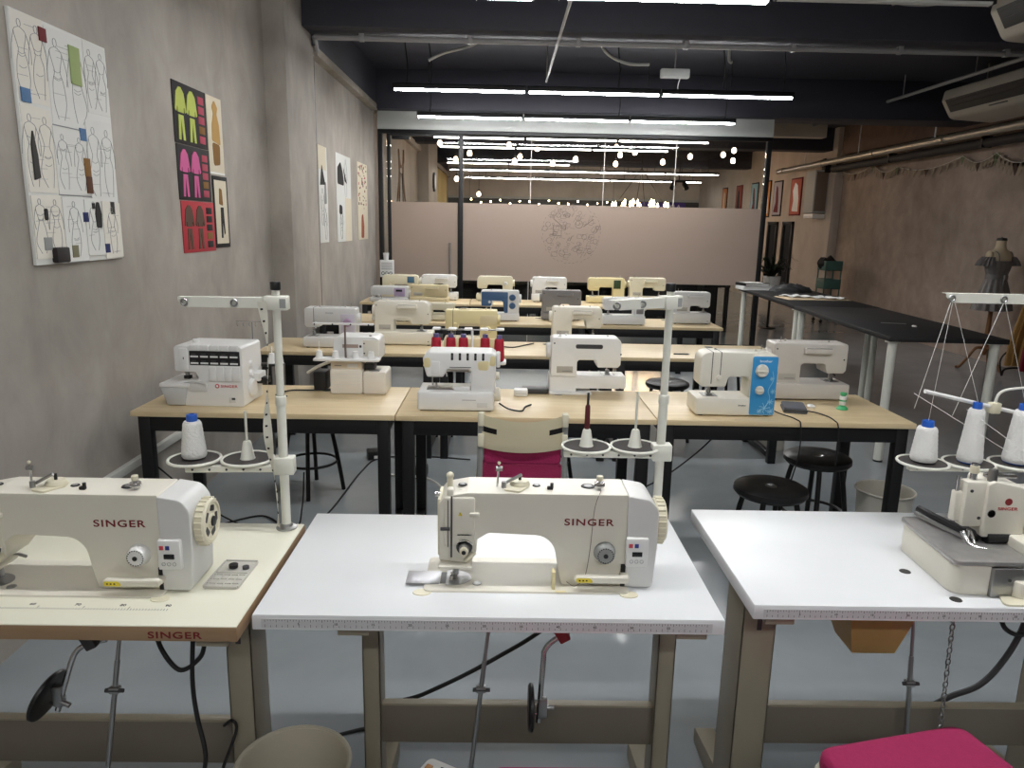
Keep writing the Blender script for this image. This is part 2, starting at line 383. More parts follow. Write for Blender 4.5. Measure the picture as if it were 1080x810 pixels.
# round line drawing of sewing notions etched on the frosted band
lg = MB(); rnd = random.Random(5); LC = (.90, 1.50); LR = .385
LINE = mat('etched_line', (136,120,110), 0.7)
def fl(pts, r=.0022): lg.tube([(p[0], -.010, p[1]) for p in pts], r, LINE, seg=4, smooth=False)
for k in range(46):
    a = 2*PI*k/46; rr = LR*(1+.03*rnd.uniform(-1, 1)); fl([(LC[0]+rr*math.cos(a), LC[1]+rr*math.sin(a)), (LC[0]+rr*math.cos(a+.08), LC[1]+rr*math.sin(a+.08))])
for k in range(130):
    a = rnd.uniform(0, 2*PI); q = LR*math.sqrt(rnd.uniform(0.0, .9)); cx, cz = LC[0]+q*math.cos(a), LC[1]+q*math.sin(a)*.97; t = rnd.randrange(4); s_ = rnd.uniform(.012, .04)
    if t == 0: fl([(cx+s_*math.cos(j*PI/6), cz+s_*math.sin(j*PI/6)) for j in range(13)])
    elif t == 1: fl([(cx-s_, cz-s_*.7), (cx+s_, cz-s_*.7), (cx+s_, cz+s_*.7), (cx-s_, cz+s_*.7), (cx-s_, cz-s_*.7)])
    elif t == 2: fl([(cx-s_, cz-s_), (cx-s_*.3, cz+s_*.5), (cx+s_*.3, cz-s_*.4), (cx+s_, cz+s_)])
    else: fl([(cx-s_, cz), (cx+s_, cz+rnd.uniform(-.02, .02))])
fl([(LC[0]-.24, LC[1]+.19), (LC[0]-.13, LC[1]+.10)], .005); fl([(LC[0]+.29, LC[1]+.19), (LC[0]+.16, LC[1]+.09)], .005)
fl([(LC[0]-.24, LC[1]+.10), (LC[0]-.13, LC[1]+.10), (LC[0]-.13, LC[1]-.03), (LC[0]-.24, LC[1]-.03), (LC[0]-.24, LC[1]+.10)], .003)
fl([(LC[0]+.10+.05*math.cos(j*PI/8), LC[1]+.12+.05*math.sin(j*PI/8)) for j in range(17)], .003)
lg.build('etched_drawing', win)
door = empty_struct('door_1')
MB().box(-1.515, -1.47, -.02, .02, 0, ZT-.05, BLACKM, 0.003).box(-1.47, -.60, -.02, .02, ZT-.075, ZT-.05, BLACKM).build('door_frame', door)
MB().box(-1.468, -.60, -.006, .006, .01, ZT-.08, GLASS).build('glass_pane', door)
MB().box(-1.468, -.60, -.0095, -.0075, FZ0, FZ1, FROST).build('frosted_band', door)
h = MB().cyl((-.70, -.05, .85), (-.70, -.05, 1.35), .014, STEEL).cyl((-.70, -.05, .95), (-.70, -.008, .95), .008, STEEL).cyl((-.70, -.05, 1.25), (-.70, -.008, 1.25), .008, STEEL)
h.build('door_handle', door)
MB().box(-1.45, -1.22, -.03, .03, ZT-.12, ZT-.08, BLACKM, .003).build('door_closer', door)

# ---------------------------------------------------------------- linear lamps
def linear_light(name, label, x0, x1, y, z, group, tube=TUBEM, cords=(0.2, 0.8), top=ZC):
    t = thing(name, label, 'ceiling light', ((x0+x1)/2, y, z), 0, group); L = (x1-x0)/2
    b = MB().prism([(-.032, 0.012), (.032, .012), (.032, .05), (.018, .062), (-.018, .062), (-.032, .05)], 'X', -L, L, BLACKM)
    b.box(-L-.004, -L+.012, -.034, .034, -.002, .06, BLACKM, .003); b.box(L-.012, L+.004, -.034, .034, -.002, .06, BLACKM, .003)
    b.build('housing', t)
    MB().prism(roundpoly([(-.027, -.004), (.027, -.004), (.028, .022), (-.028, .022)], [.012, .012, 0, 0]), 'X', -L+.014, L-.014, tube).build('diffuser', t)
    for c in cords:
        x = -L+2*L*c
        MB().tube([(x, 0, .055), (x+.01, 0, .055+(top-z)*.3), (x-.012, 0, .055+(top-z)*.65), (x, 0, top-z)], .006, CABLE, seg=6).build('cord', t)
    return t
OFFM = mat('unlit_white_tube', (214,214,210), 0.3)
G = 'linear tube lamps of the workroom'
names2 = [('left', 'middle', 'right')]
linear_light('linear_light', 'lit white tube lamp at the top edge of the view, far from the unlit one', -1.15, .15, 4.56, 2.852, G)
linear_light('linear_light', 'lit white tube lamp at the top edge of the view, beside the unlit one', .18, 1.49, 4.56, 2.862, G)
linear_light('linear_light', 'unlit pale tube lamp at the top edge of the view', 1.52, 2.76, 4.54, 2.874, G, OFFM)
for k, w_ in enumerate(('left', 'middle', 'right')):
    linear_light('linear_light', f'lit white tube lamp hanging between the two beams, {w_} of the three in its row', -1.083+1.30*k, -1.083+1.30*k+1.28, 7.6, 2.85, G, cords=((.1,.28),(.68,),(.46,.92))[k])
for k, w_ in enumerate(('left', 'middle', 'right')):
    linear_light('linear_light', f'lit white tube lamp right in front of the pale header board, {w_} of three', -1.05+1.28*k, -1.05+1.28*k+1.26, 9.35, 2.835, G, cords=((.12,),(.9,),(.9,))[k])
for k in range(3):  # lamp rows out of view, added to light the foreground
    linear_light('linear_light', 'lit white tube lamp over the front sewing tables, added out of view', -1.15+1.33*k, .15+1.33*k, 1.7, 2.85, G)
    linear_light('linear_light', 'lit white tube lamp at the camera end of the workroom, added out of view', -1.15+1.33*k, .15+1.33*k, -1.2, 2.85, G)
GH = 'tube lamps of the hall beyond the glass'
for r, (y, x0, n, z, txt) in enumerate([(10.9, -1.0, 3, 2.775, 'first row behind the glass'), (13.1, -1.1, 3, 2.86, 'second row behind the glass'), (16.2, -1.2, 2, 2.84, 'third row behind the glass'), (18.5, -1.3, 5, 2.86, 'long fourth row behind the glass'), (21.6, -.9, 5, 2.86, 'farthest row behind the glass')]):
    for k in range(n):
        linear_light('linear_light', f'hall tube lamp, {["leftmost", "second from left", "third from left", "fourth from left", "fifth from left"][k]} of the {txt}', x0+1.3*k, x0+1.3*k+1.28, y, z, GH, FTUBEM, cords=(.3, .8))
# filament bulbs on cords
bulb_px = [(-1.083,13,2.926),(-.589,13,2.784),(-.844,13,2.702),(.077,13,2.92),(.272,13,2.771),(.178,13,2.678),(.556,13,2.884),(.834,13,2.66),(1.201,13,2.714),(1.911,13,2.943),(1.966,13,2.807),(1.94,13,2.684),(2.25,13,2.874),(2.678,13,2.699),(3.185,13,2.817),(3.807,13,2.876),(3.962,13,2.941),(3.897,13,2.755),(-.85,13.6,2.40),(-.5,15,2.2)]
bp0 = None
def bulb_at(x, y, z, label):
    t = thing('pendant_bulb', label, 'light bulb', (x, y, z), 0, 'warm bulbs hanging in the hall')
    MB().lathe([(0, -.062), (.024, -.057), (.038, -.036), (.041, -.014), (.030, .014), (.016, .031)], BULBM, seg=14).build('bulb', t)
    MB().cyl((0, 0, .028), (0, 0, .075), .016, BLACKP, seg=12).build('socket', t)
    MB().tube([(0, 0, .07), (.01, 0, (ZC-z)*.5), (0, 0, ZC-z)], .004, CABLE, seg=5).build('cord', t)
for k, (x, y, z) in enumerate(sorted(bulb_px)):
    bulb_at(x, y+.5*((k*7) % 5)/5, z, f'warm glowing bulb on a cord behind the glass, {["first","second","third","fourth","fifth","sixth","seventh","eighth","ninth","tenth","eleventh","twelfth","thirteenth","fourteenth","fifteenth","sixteenth","seventeenth","eighteenth","nineteenth","twentieth"][k]} from the left')
# chandelier
t = thing('chandelier', 'warm candle chandelier seen just over the frosted glass band', 'chandelier', (3.05, 17, 1.98))
b = MB().ring((0, 0, 0), .62, .015, BLACKM, seg=36).ring((0, 0, .06), .34, .013, BLACKM, seg=28)
for k in range(4): b.tube([(0, 0, .9), (.62*math.cos(k*PI/2), .62*math.sin(k*PI/2), 0)], .006, BLACKM, smooth=False)
b.cyl((0, 0, .9), (0, 0, ZC-1.98), .008, BLACKM).build('ring_frame', t)
for k in range(14):
    R_ = .62 if k < 9 else .34; a = 2*PI*k/9 if k < 9 else 2*PI*(k-9)/5+.3; z = 0 if k < 9 else .06
    MB().lathe([(.012, 0), (.012, .05), (.024, .07), (.026, .10), (.012, .14), (.0, .165)], CANDLE, c=(R_*math.cos(a), R_*math.sin(a), z+.01), seg=10).build('candle_bulb', t)
t = thing('string_light', 'string of tiny warm lights across the dark far end of the hall', 'string lights', (0, 21.2, 2.2))
b = MB().tube([(-.95+.4*k, 0, .06+.035*math.cos(k*2.2)) for k in range(11)], .004, CABLE, seg=5).cyl((-.95, 0, .06), (-.95, 0, ZC-2.2), .004, CABLE, seg=5).cyl((3.05, 0, .06), (3.05, 0, ZC-2.2), .004, CABLE, seg=5); b.build('wire', t)
for k in range(15): MB().ball((-.9+.27*k, 0, .02+.05*math.cos(k*2.3)), .02, CANDLE, seg=8).build('bulb', t)
# purple sign in the far shop band
t = thing('shop_sign', 'purple sign with white letters at the far end of the hall', 'sign', (5.0, YF-.06, 2.12))
MB().box(-.85, .62, -.03, .03, -.28, .24, mat('purple_sign_board', (72,48,132), 0.5), .006).build('board', t)
text('lettering', 'KLA', .2, mat('white_sign_letters', (235,235,240), 0.5), t, (.12, -.034, .04), FRONT)
b = MB()
for k, (w_, h_) in enumerate([(.07,.02),(.03,.1),(.08,.09),(.05,.1),(.07,.06)]): b.box(.05+.11*k, .05+.11*k+w_, -.036, -.03, -.2, -.2+h_, MATS['white_sign_letters'])
b.build('lettering', t)

# ---------------------------------------------------------------- pipes and ceiling services
b = MB().cyl((-1.59, 6.62, 3.085), (6.2, 6.62, 3.085), .022, PIPEG, seg=14)
for k in range(9): b.box(-1.2+.9*k-.02, -1.2+.9*k+.02, 6.595, 6.645, 3.06, 3.125, PIPEG, .003)
b.tube([(-1.59, 6.62, 3.085), (-1.605, 6.70, 3.07), (-1.612, 6.79, 3.0)], .02, PIPEG)
tag(b.build('conduit'), 'long grey conduit clipped under the near ceiling beam', 'pipe')
tag(MB().cyl((-1.66, 6.785, .02), (-1.66, 6.785, 2.98), .022, DARK, seg=12).build('conduit'), 'dark vertical conduit running down beside the wall pilaster', 'pipe')
b = MB().cyl((.40, 4.9, 2.985), (.40, 7.75, 2.985), .011, PIPEG, seg=12); b.cyl((.40, 7.7, 2.985), (.40, 7.7, ZC), .006, GALV).cyl((.40, 5.2, 2.985), (.40, 5.2, ZC), .006, GALV)
tag(b.build('sprinkler_pipe'), 'thin steel pipe running away overhead above the hanging lamps', 'pipe')
for pts, lb in [([(-.742,7.6,2.93),(-.742,7.6,3.12),(-.60,7.6,3.19),(-.30,7.6,3.28),(-.1,7.6,ZC)], 'curved white conduit dropping to the left lamp of the middle row'),
                ([(1.38,7.6,2.93),(1.38,7.6,3.13),(1.15,7.6,3.14),(.95,7.6,3.24),(.85,7.6,ZC)], 'curved white conduit dropping to the middle lamp of the middle row'),
                ([(2.185,7.6,2.93),(2.18,7.6,3.17),(2.145,7.6,3.2),(2.15,7.6,ZC)], 'short white conduit dropping to the right lamp of the middle row')]:
    b = MB(); b.tube(pts[1:], .014, WHITEP, seg=8); b.tube([pts[0], pts[1]], .006, CABLE, smooth=False)
    tag(b.build('lamp_conduit'), lb, 'conduit', 'white lamp conduits')
tag(MB().tube([(2.36,4.9,3.44),(2.36,4.9,3.02),(2.40,4.9,2.98),(2.62,4.9,2.98),(2.72,4.9,3.05),(2.72,4.9,ZC)], .016, PIPEG, seg=8).build('lamp_conduit'), 'grey bent conduit hanging near the upper right corner', 'conduit', 'white lamp conduits')
t = thing('emergency_light', 'small pale emergency light box on the dark ceiling', 'emergency light', (1.76, 8.2, 3.17))
MB().box(-.15, .15, -.04, .04, -.045, .045, HEADER, .012).build('body', t); MB().cyl((0, 0, .04), (0, 0, ZC-3.17), .008, PIPEG).build('rod', t)
MB().tube([(.06, 0, -.04), (.04, 0, -.12), (.05, 0, -.2)], .004, WHITEP, seg=5).build('pull_cord', t)
# pipes along the right wall
b = MB().cyl((5.80, 3.0, 2.83), (5.80, 16.2, 2.80), .05, GALV, seg=18)
for k in range(7): b.cyl((5.80, 4.5+1.9*k-.06, 2.828-.004*k), (5.80, 4.5+1.9*k+.06, 2.828-.004*k), .06, GALV, seg=18)
for k in range(5): b.cyl((5.80, 6+2.2*k, 2.82), (5.80, 6+2.2*k, ZC), .01, WHITEP, seg=8)
tag(b.build('water_pipe'), 'bright galvanised pipe running along the right wall', 'pipe')
b = MB().cyl((6.02, 3.0, 2.73), (6.02, 14.0, 2.71), .06, mat('pipe_shadow_black', (40,38,38), 0.7), seg=16)  # dark pipe added for the shadow band below the bright pipe
for k in range(5): b.box(5.955, 6.085, 5+2.3*k, 5.03+2.3*k, 2.66, 2.80, BLACKM)
tag(b.build('shadow_band_pipe'), 'black pipe standing in for the shadow under the bright pipe by the right wall', 'pipe')
b = MB().cyl((4.80, 5.5, 3.2), (4.78, 12.0, 3.2), .02, PIPEG, seg=12)
for k in range(4): b.cyl((4.79, 6.6+1.4*k, 3.2), (4.79, 6.6+1.4*k, ZC), .006, PIPEG, seg=6)
tag(b.build('conduit'), 'grey conduit running away under the dark ceiling at the upper right', 'pipe')

def ac_unit(label, loc, L):
    t = thing('air_conditioner', label, 'air conditioner', loc, 0, 'ceiling air conditioners')
    prof = roundpoly([(-.02, .02), (.10, -.17), (.62, -.20), (.68, .14), (0, .14)], [.04, .08, .05, .02, .03], 4)     # X-Z section, room side at x=0
    b = MB().prism(prof, 'Y', 0, L, ACW, .03); b.build('casing', t)
    MB().prism([(-.034, .022), (.048, -.108), (.09, -.09), (.02, .03)], 'Y', .10, L-.10, BLACKP).build('air_outlet', t)
    b = MB()
    for k in range(2): b.prism([(-.028+.03*k, -.006-.046*k), (-.020+.03*k, -.020-.046*k), (-.012+.03*k, -.014-.046*k), (-.020+.03*k, 0-.046*k)], 'Y', .14, L-.14, BLACKP)
    b.build('louvre', t)
    MB().box(.06, .10, L*.45, L*.6, -.135, -.125, DARK, .003, Matrix.Rotation(0, 4, 'X')).build('badge', t)
    for y in (.2, L-.2): MB().cyl((.35, y, .13), (.35, y, ZC-loc[2]), .007, GALV).build('hanger_rod', t)
    return t
ac_unit('pale ceiling air conditioner with black outlet slot above the bright pipe', (5.0, 7.0, 3.05), 1.9)
ac_unit('pale ceiling air conditioner in the upper right corner of the view', (3.50, 4.25, 3.14), 1.5)

# ================================================================ INDUSTRIAL SEWING STATIONS
TZ = 0.76
def ruler_strip(parent, x0, x1, yf, z0, z1):
    b = MB().box(x0, x1, yf-.0012, yf+.001, z0, z1, mat('silver_ruler_tape', (206,206,208), 0.4))
    n = int((x1-x0-.01)/.0062); h = z1-z0
    r = b.build('ruler_tape', parent, label='printed measuring tape along the front edge')
    b = MB()
    for k in range(n):
        x = x0+.008+k*.0062; L = .75 if k % 4 == 0 else (.5 if k % 2 == 0 else .34)
        b.box(x-.0004, x+.0004, yf-.0017, yf-.0010, z1-.002-h*.36*L, z1-.002, INK)
    for k in range(0, n, 2):
        x = x0+.008+k*.0062; b.box(x-.0004, x+.0004, yf-.0017, yf-.0010, z0+.002, z0+.002+h*(.2 if k % 4 else .3), INK)
    b.build('ruler_marks', r)
    for k in range(1, 12):
        x = x0+k*(x1-x0)/12.2
        text('number', str(k*5), h*.34, INK, r, (x, yf-.0013, z0+h*.36), FRONT, 1.1, .0003, 'CENTER')
def t_leg(parent, x, side, y0=1.45, y1=2.0, ym=1.75, wx=.045, dy=.07, m=LEGBEIGE, top=.72):
    b = MB(); o = wx/2
    b.box(x-o, x+o, ym-dy/2, ym-dy/2+.004, .07, top, m, .001)
    b.box(x-o, x-o+.004, ym-dy/2, ym+dy/2, .07, top, m, .001); b.box(x+o-.004, x+o, ym-dy/2, ym+dy/2, .07, top, m, .001)
    b.box(x-o, x+o, ym+dy/2-.004, ym+dy/2, .07, top, m, .001)
    b.box(x-.035, x+.035, y0+.05, y1-.05, top-.03, top, m, .003)
    lg = b.build('leg', parent)
    MB().prism(roundpoly([(y0, .0), (y1, .0), (y1, .05), (ym+.08, .085), (ym-.08, .085), (y0, .05)], .012), 'X', x-.03, x+.03, m, .003).build('foot', lg)
    s_ = MB().box(x-.006, x+.006, ym-dy/2-.0012, ym-dy/2+.001, top-.115, top-.055, DARK, .0)
    s_.build('adjusting_slot', lg)
    MB().cyl((x, ym-dy/2-.012, top-.06), (x, ym-dy/2, top-.06), .009, STEEL, seg=6).cyl((x, ym-dy/2-.014, top-.06), (x, ym-dy/2-.008, top-.06), .006, DARK, seg=12).build('bolt', lg)
    return lg
def knee_lifter(parent, pts, disc_c, disc_n, clamp, clampm, R=.058):
    r = MB().tube(pts, .0065, CHROME, seg=10, n=8).build('knee_lifter', parent, label='bent steel knee lifter rod')
    n = Vector(disc_n).normalized(); c = Vector(disc_c); q = Vector((0, 0, 1)).rotation_difference(n).to_matrix().to_4x4()
    b = MB().lathe([(0, -.006), (R*.9, -.006), (R, -.001), (R*.98, .005), (R*.8, .008), (R*.35, .006), (0, .006)], BLACKP, c=c, mtx=q, seg=30)
    b.build('knee_pad', r)
    b = MB()
    for k in (-1, 1): b.tube([c+n*.004+Vector((0, 0, .018*k)), c+n*.03+Vector((0, 0, .015*k))], .004, CHROME, smooth=False)
    b.box(*(c.x+n.x*.028-.01, c.x+n.x*.028+.012, c.y-.01, c.y+.01, c.z-.026, c.z+.026), STEEL, .003)
    b.cyl(c+n*.03, c+n*.058, .006, STEEL, seg=10).build('pad_bracket', r)
    p, d = Vector(clamp[0]), Vector(clamp[1])
    q2 = Vector((0, 0, 1)).rotation_difference(d.normalized()).to_matrix().to_4x4()
    MB().box(-.014, .014, -.02, .02, -d.length/2, d.length/2, clampm, .004, Matrix.Translation(p) @ q2).build('clamp', r)
def pedal_rod(parent, top, bot, mid=.5):
    top, bot = Vector(top), Vector(bot); d = bot-top; m_ = top+d*mid
    r = MB().cyl(top, m_+d*.05, .0045, STEEL, seg=10).cyl(m_-d*.12, bot, .006, STEEL, seg=10).build('pedal_rod', parent)
    b = MB().box(m_.x-.012, m_.x+.012, m_.y-.008, m_.y+.008, m_.z-.008, m_.z+.008, STEEL, .002).cyl((m_.x-.02, m_.y-.004, m_.z), (m_.x+.022, m_.y-.004, m_.z), .005, DARK, seg=8)
    b.build('rod_clamp', r)
def sewing_table(label, x0, x1, y0, y1, topm, edgem, lxs, beam, legkw=None, th=.036):
    t = thing('industrial_sewing_table', label, 'sewing table', (0, 0, 0), 0, 'industrial sewing tables in the front row')
    b = MB().box(x0, x1, y0, y1, TZ-th, TZ-.002, edgem, .003); b.box(x0+.001, x1-.001, y0+.001, y1-.001, TZ-.004, TZ, topm, .002)
    b.build('tabletop', t)
    kw = dict(legkw or {})
    for x in lxs: t_leg(t, x, 0, top=TZ-th, y1=y1-.06, y0=y0-.02, **kw)
    ym = kw.get('ym', 1.75); z0, z1 = beam
    MB().box(lxs[0]+.02, lxs[1]-.02, ym-.018, ym-.001, z0, z1, LEGSHADE, .003).box(lxs[0]+.02, lxs[1]-.02, ym-.022, ym+.002, z1-.002, z1+.004, LEGBEIGE, .001).build('crossbar', t)  # dark face and pale top paint the light on one beige bar
    # foot treadle between the legs
    xm = (lxs[0]+lxs[1])/2
    b = MB().cyl((lxs[0], ym-.02, .08), (lxs[1], ym-.02, .08), .009, LEGSHADE, seg=10); b.box(xm-.2, xm+.16, ym-.30, ym-.02, .075, .09, DARK, .006)
    for k in range(6): b.box(xm-.17+.055*k, xm-.14+.055*k, ym-.28, ym-.05, .089, .093, BLACKP)
    b.build('treadle', t)
    return t
tc_ = sewing_table('white laminate industrial sewing table in the middle of the front, ruler tape on its edge', -.533, .503, 1.474, 2.055, WHITELAM, WHITELAM, (-.320, .440), (.245, .36))
ruler_strip(tc_, -.512, .475, 1.474, TZ-.030, TZ-.008)
knee_lifter(tc_, [(.178,1.62,.648),(.135,1.62,.615),(.118,1.62,.590),(.116,1.62,.565),(.108,1.62,.395)], (.088,1.62,.435), (1,0,0), ((.150,1.62,.655), (.035,0,-.06)), REDPL)
pedal_rod(tc_, (-.010, 1.62, .73), (-.075, 1.60, .10), .38)
b = MB().box(-.532, -.335, 1.60, 1.90, .665, .722, mat('pale_steel_drawer', (176,172,164), 0.5), .008); b.build('drawer', tc_)
tl_ = sewing_table('cream topped industrial sewing table at the left with brown front edge', -1.62, -.547, 1.424, 1.975, CREAMLAM, EDGEWOOD, (-1.42, -.615), (.25, .372), dict(ym=1.66, wx=.06, dy=.11))
text('lettering', 'SINGER', .0215, REDTXT, tl_, (-.735, 1.4235, TZ-.028), FRONT, 1.45, .0006, 'LEFT', 1.12)
knee_lifter(tl_, [(-.895,1.55,.650),(-.935,1.55,.640),(-.965,1.55,.620),(-.985,1.55,.58),(-1.025,1.55,.465)], (-1.045,1.55,.505), (.92,-.12,-.38), ((-.935,1.55,.665), (.03,.0,-.06)), DARK, .062)
pedal_rod(tl_, (-.852, 1.55, .73), (-.945, 1.52, .10), .32)
b = MB()
for k in range(140):
    x = -1.60+k*.0066
    if x < -.72: b.box(x, x+.0009, 1.487, 1.490+(.004 if k % 15 else .012), TZ, TZ+.0004, INK)
b.build('ruler_marks', tl_, label='measuring marks printed on the cream top')
for k in range(8): text('number', str((k+2)*10), .012, INK, tl_, (-1.49+.099*k+.07, 1.505, TZ+.0002), (0, 0, 0), 1.1, .0002, 'CENTER')
tr_ = sewing_table('white laminate industrial sewing table at the right, metal overlocker standing on it', .589, 1.66, 1.543, 2.128, WHITELAM, WHITELAM, (.665, 1.50), (.245, .36), dict(ym=1.76, wx=.085, dy=.13))
ruler_strip(tr_, .612, 1.63, 1.543, TZ-.030, TZ-.009)
for px in ((1.039, 1.735), (1.083, 1.592)): MB().lathe([(0, .001), (.013, .001), (.014, 0)], BLACKP, c=(px[0]-.005, px[1]-.01, TZ), seg=20).build('hole_cap', tr_)
pedal_rod(tr_, (1.075, 1.74, .73), (1.10, 1.70, .10), .45)
b = MB()
for k in range(28):
    z = .725-k*.0165; b.ring((1.17+.0006*k, 1.72, z), .0075, .002, STEEL, 'Y' if k % 2 else 'X', 12, 5, sx=.75 if k % 2 == 0 else .75, sy=1.3)
b.build('treadle_chain', tr_)
t = thing('scrap_chute', 'ochre plastic scrap chute hanging under the right white table', 'chute', (0, 0, 0))
b = MB(); A = [(.85,1.62),(1.03,1.62),(1.03,1.84),(.85,1.84)]; Bq = [(.912,1.70),(1.022,1.70),(1.022,1.80),(.912,1.80)]
bm = bmesh.new(); va = [bm.verts.new((x, y, .722)) for x, y in A]; vb = [bm.verts.new((x, y, .545)) for x, y in Bq]
bm.faces.new(vb)
for i in range(4): bm.faces.new((va[i], va[(i+1) % 4], vb[(i+1) % 4], vb[i]))
bmesh.ops.solidify(bm, geom=bm.faces[:], thickness=.004); b.add(bm, OCHRE); b.build('hopper', t)
MB().box(.835, 1.045, 1.605, 1.855, .716, .7235, OCHRE, .002).build('flange', t)

# ---------------------------------------------------------------- lockstitch machine heads
def lockstitch(label, loc, dialm, accent):
    t = thing('industrial_sewing_machine', label, 'sewing machine', loc, 0, 'lockstitch machines let into the front tables')
    b = MB().prism(roundpoly([(0, 0), (.482, 0), (.482, .178), (0, .178)], .012), 'Z', -.03, .005, IVORY, .002)
    b.build('bed', t)
    for (x, y) in ((-.002, -.002), (.480, -.002)): MB().lathe([(0, .0022), (.019, .0022), (.02, 0)], CREAM, c=(x, y, 0), seg=20, sx=1.1, sy=.8).build('hinge_pad', t)
    # C shaped arm: head at left, column at right
    yc = .092
    out = [(.034,.064),(.034,.205),(.048,.222),(.10,.232),(.474,.232),(.474,.004),(.325,.004),(.318,.03),(.300,.128),(.150,.134),(.122,.116),(.122,.085),(.100,.058)]
    rad = [.004,.02,.01,.01,.004,.002,.01,.0,.05,.02,.0,.01,.008]
    b = MB().prism(roundpoly(out, rad, 6), 'Y', yc-.056, yc+.056, IVORY, .016, seg=4)
    b.build('arm', t)
    b = MB().box(.046, .118, yc-.062, yc-.05, .10, .222, IVORY, .006)
    b.box(.030, .038, yc-.045, yc+.045, .07, .212, CREAM, .003)
    b.cyl((.064, yc-.063, .075), (.064, yc-.063, .226), .0022, DARK, seg=6).box(.0545, .0565, yc-.0635, yc-.06, .10, .216, DARK); b.build('face_plate', t)
    b = MB().box(.052, .068, yc-.055, yc-.030, .205, .240, IVORY, .006).cyl((.058, yc-.03, .235), (.058, yc-.03, .262), .007, CREAM, bev=.002).ball((.058, yc-.03, .265), .009, CREAM)
    b.cyl((.022, yc-.02, .215), (.034, yc-.02, .215), .006, CHROME).cyl((.038, yc-.062, .145), (.060, yc-.062, .145), .004, DARK); b.build('thread_takeup_guard', t)
    # motor housing with handwheel
    pr = roundpoly([(.474,.004),(.540,.004),(.546,.10),(.546,.195),(.528,.222),(.474,.231)], [.003,.012,.02,.03,.03,.004], 5)
    b = MB().prism(pr, 'Y', yc-.062, yc+.062, GREYW, .012, seg=4); b.build('motor_housing', t)
    wc = (.546, yc, .150); qx = Matrix.Rotation(PI/2, 4, 'Y')
    b = MB().lathe([(0, 0), (.050, 0), (.054, .004), (.054, .02), (.050, .025), (.044, .026), (.042, .022), (.018, .022), (.016, .026), (.0, .026)], CREAM, c=wc, mtx=qx, seg=36)
    for k in range(5):
        a = 2*PI*k/5; c_, s_ = math.cos(a), math.sin(a)
        b.prism(roundpoly([(-.013, .023), (.013, .023), (.010, .037), (-.010, .037)], .003), 'Z', .0205, .0226, BLACKP, 0, Matrix.Translation(Vector(wc)) @ qx @ Matrix.Rotation(a, 4, 'Z'))
    for k in range(24):
        a = 2*PI*k/24; b.box(wc[0]+.003, wc[0]+.021, wc[1]+.0545*math.cos(a)-.0025, wc[1]+.0545*math.cos(a)+.0025, wc[2]+.0545*math.sin(a)-.0025, wc[2]+.0545*math.sin(a)+.0025, CREAM, .001)
    b.cyl((wc[0]+.024, yc, wc[2]), (wc[0]+.031, yc, wc[2]), .012, BLACKP, seg=20, bev=.002); b.build('handwheel', t)
    # control panel
    yp = yc-.062
    b = MB().box(.472, .524, yp-.012, yp+.004, .060, .132, WHITEP, .004); p = b.build('control_panel', t)
    MB().box(.486, .510, yp-.0135, yp-.011, .087, .099, SCREEND, .001).build('display', p)
    MB().box(.4775, .487, yp-.0135, yp-.011, .109, .119, mat('red_button', (196,70,80), 0.4), .001).build('button', p, label='red button')
    MB().box(.491, .5005, yp-.0135, yp-.011, .109, .119, mat('navy_button', (46,54,130), 0.4), .001).build('button', p, label='dark blue button')
    b = MB()
    for k in range(3): b.ring((.485+.012*k, yp-.0125, .075), .004, .0006, PENCIL, 'Y', 12, 4)
    b.build('key_outline', p)
    MB().box(.464, .483, yp+.001, yp+.03, .004, .060, BLACKP, .002).build('lever_slot', t)
    b = MB().prism(roundpoly([(.352,.026),(.478,.026),(.478,.043),(.352,.043)], [.008,.004,.004,.008]), 'Y', yp-.030, yp-.012, IVORY, .004); b.box(.462, .481, yp-.02, yp+.02, .028, .041, IVORY, .003)
    lv = b.build('reverse_lever', t)
    MB().prism(roundpoly([(.356,.029),(.398,.029),(.388,.040),(.356,.040)], .004), 'Y', yp-.0308, yp-.0298, YELST).build('warning_sticker', lv, label='yellow warning sticker')
    b = MB()
    for k in range(3): b.box(.362+.008*k, .366+.008*k, yp-.0313, yp-.0305, .033, .036, INK)
    b.build('sticker_print', lv)
    MB().box(.385, .435, yp+.0035, yp+.006, .009, .024, STEEL, .001).build('serial_plate', t)
    # stitch dial
    dc = Vector((.424, yc-.056, .090))
    b = MB().lathe([(0, .024), (.010, .024), (.019, .022), (.022, .018), (.024, .004), (.026, 0)], dialm, c=dc, mtx=Matrix.Rotation(PI/2, 4, 'X'), seg=32)
    for k in range(20):
        a = 2*PI*k/20; b.cyl(dc+Vector((.017*math.cos(a), -.0235, .017*math.sin(a))), dc+Vector((.019*math.cos(a), -.0222, .019*math.sin(a))), .0012, INK, seg=5)
    b.cyl(dc+Vector((0, -.0255, 0)), dc+Vector((0, -.02, 0)), .0055, BLACKP, seg=16); b.build('stitch_dial', t)
    text('lettering', 'SINGER', .0232, REDTXT, t, (.326, yc-.0565, .156), FRONT, 1.35, .0005, 'LEFT', 1.15)
    # head details
    hx = .105
    b = MB().cyl((.094, yc-.056, .100), (.094, yc-.080, .100), .013, STEEL, r1=.012, seg=20, bev=.002).cyl((.094, yc-.08, .100), (.094, yc-.092, .100), .010, CREAM, seg=18, bev=.002).cyl((.094, yc-.0935, .100), (.094, yc-.092, .100), .005, BLACKP)
    b.cyl((.094, yc-.056, .1), (.094, yc-.062, .1), .019, DARK, seg=22).tube([(.082,yc-.07,.118),(.10,yc-.075,.122),(.112,yc-.07,.112)], .0015, CHROME, seg=6); b.build('tension_dial', t)
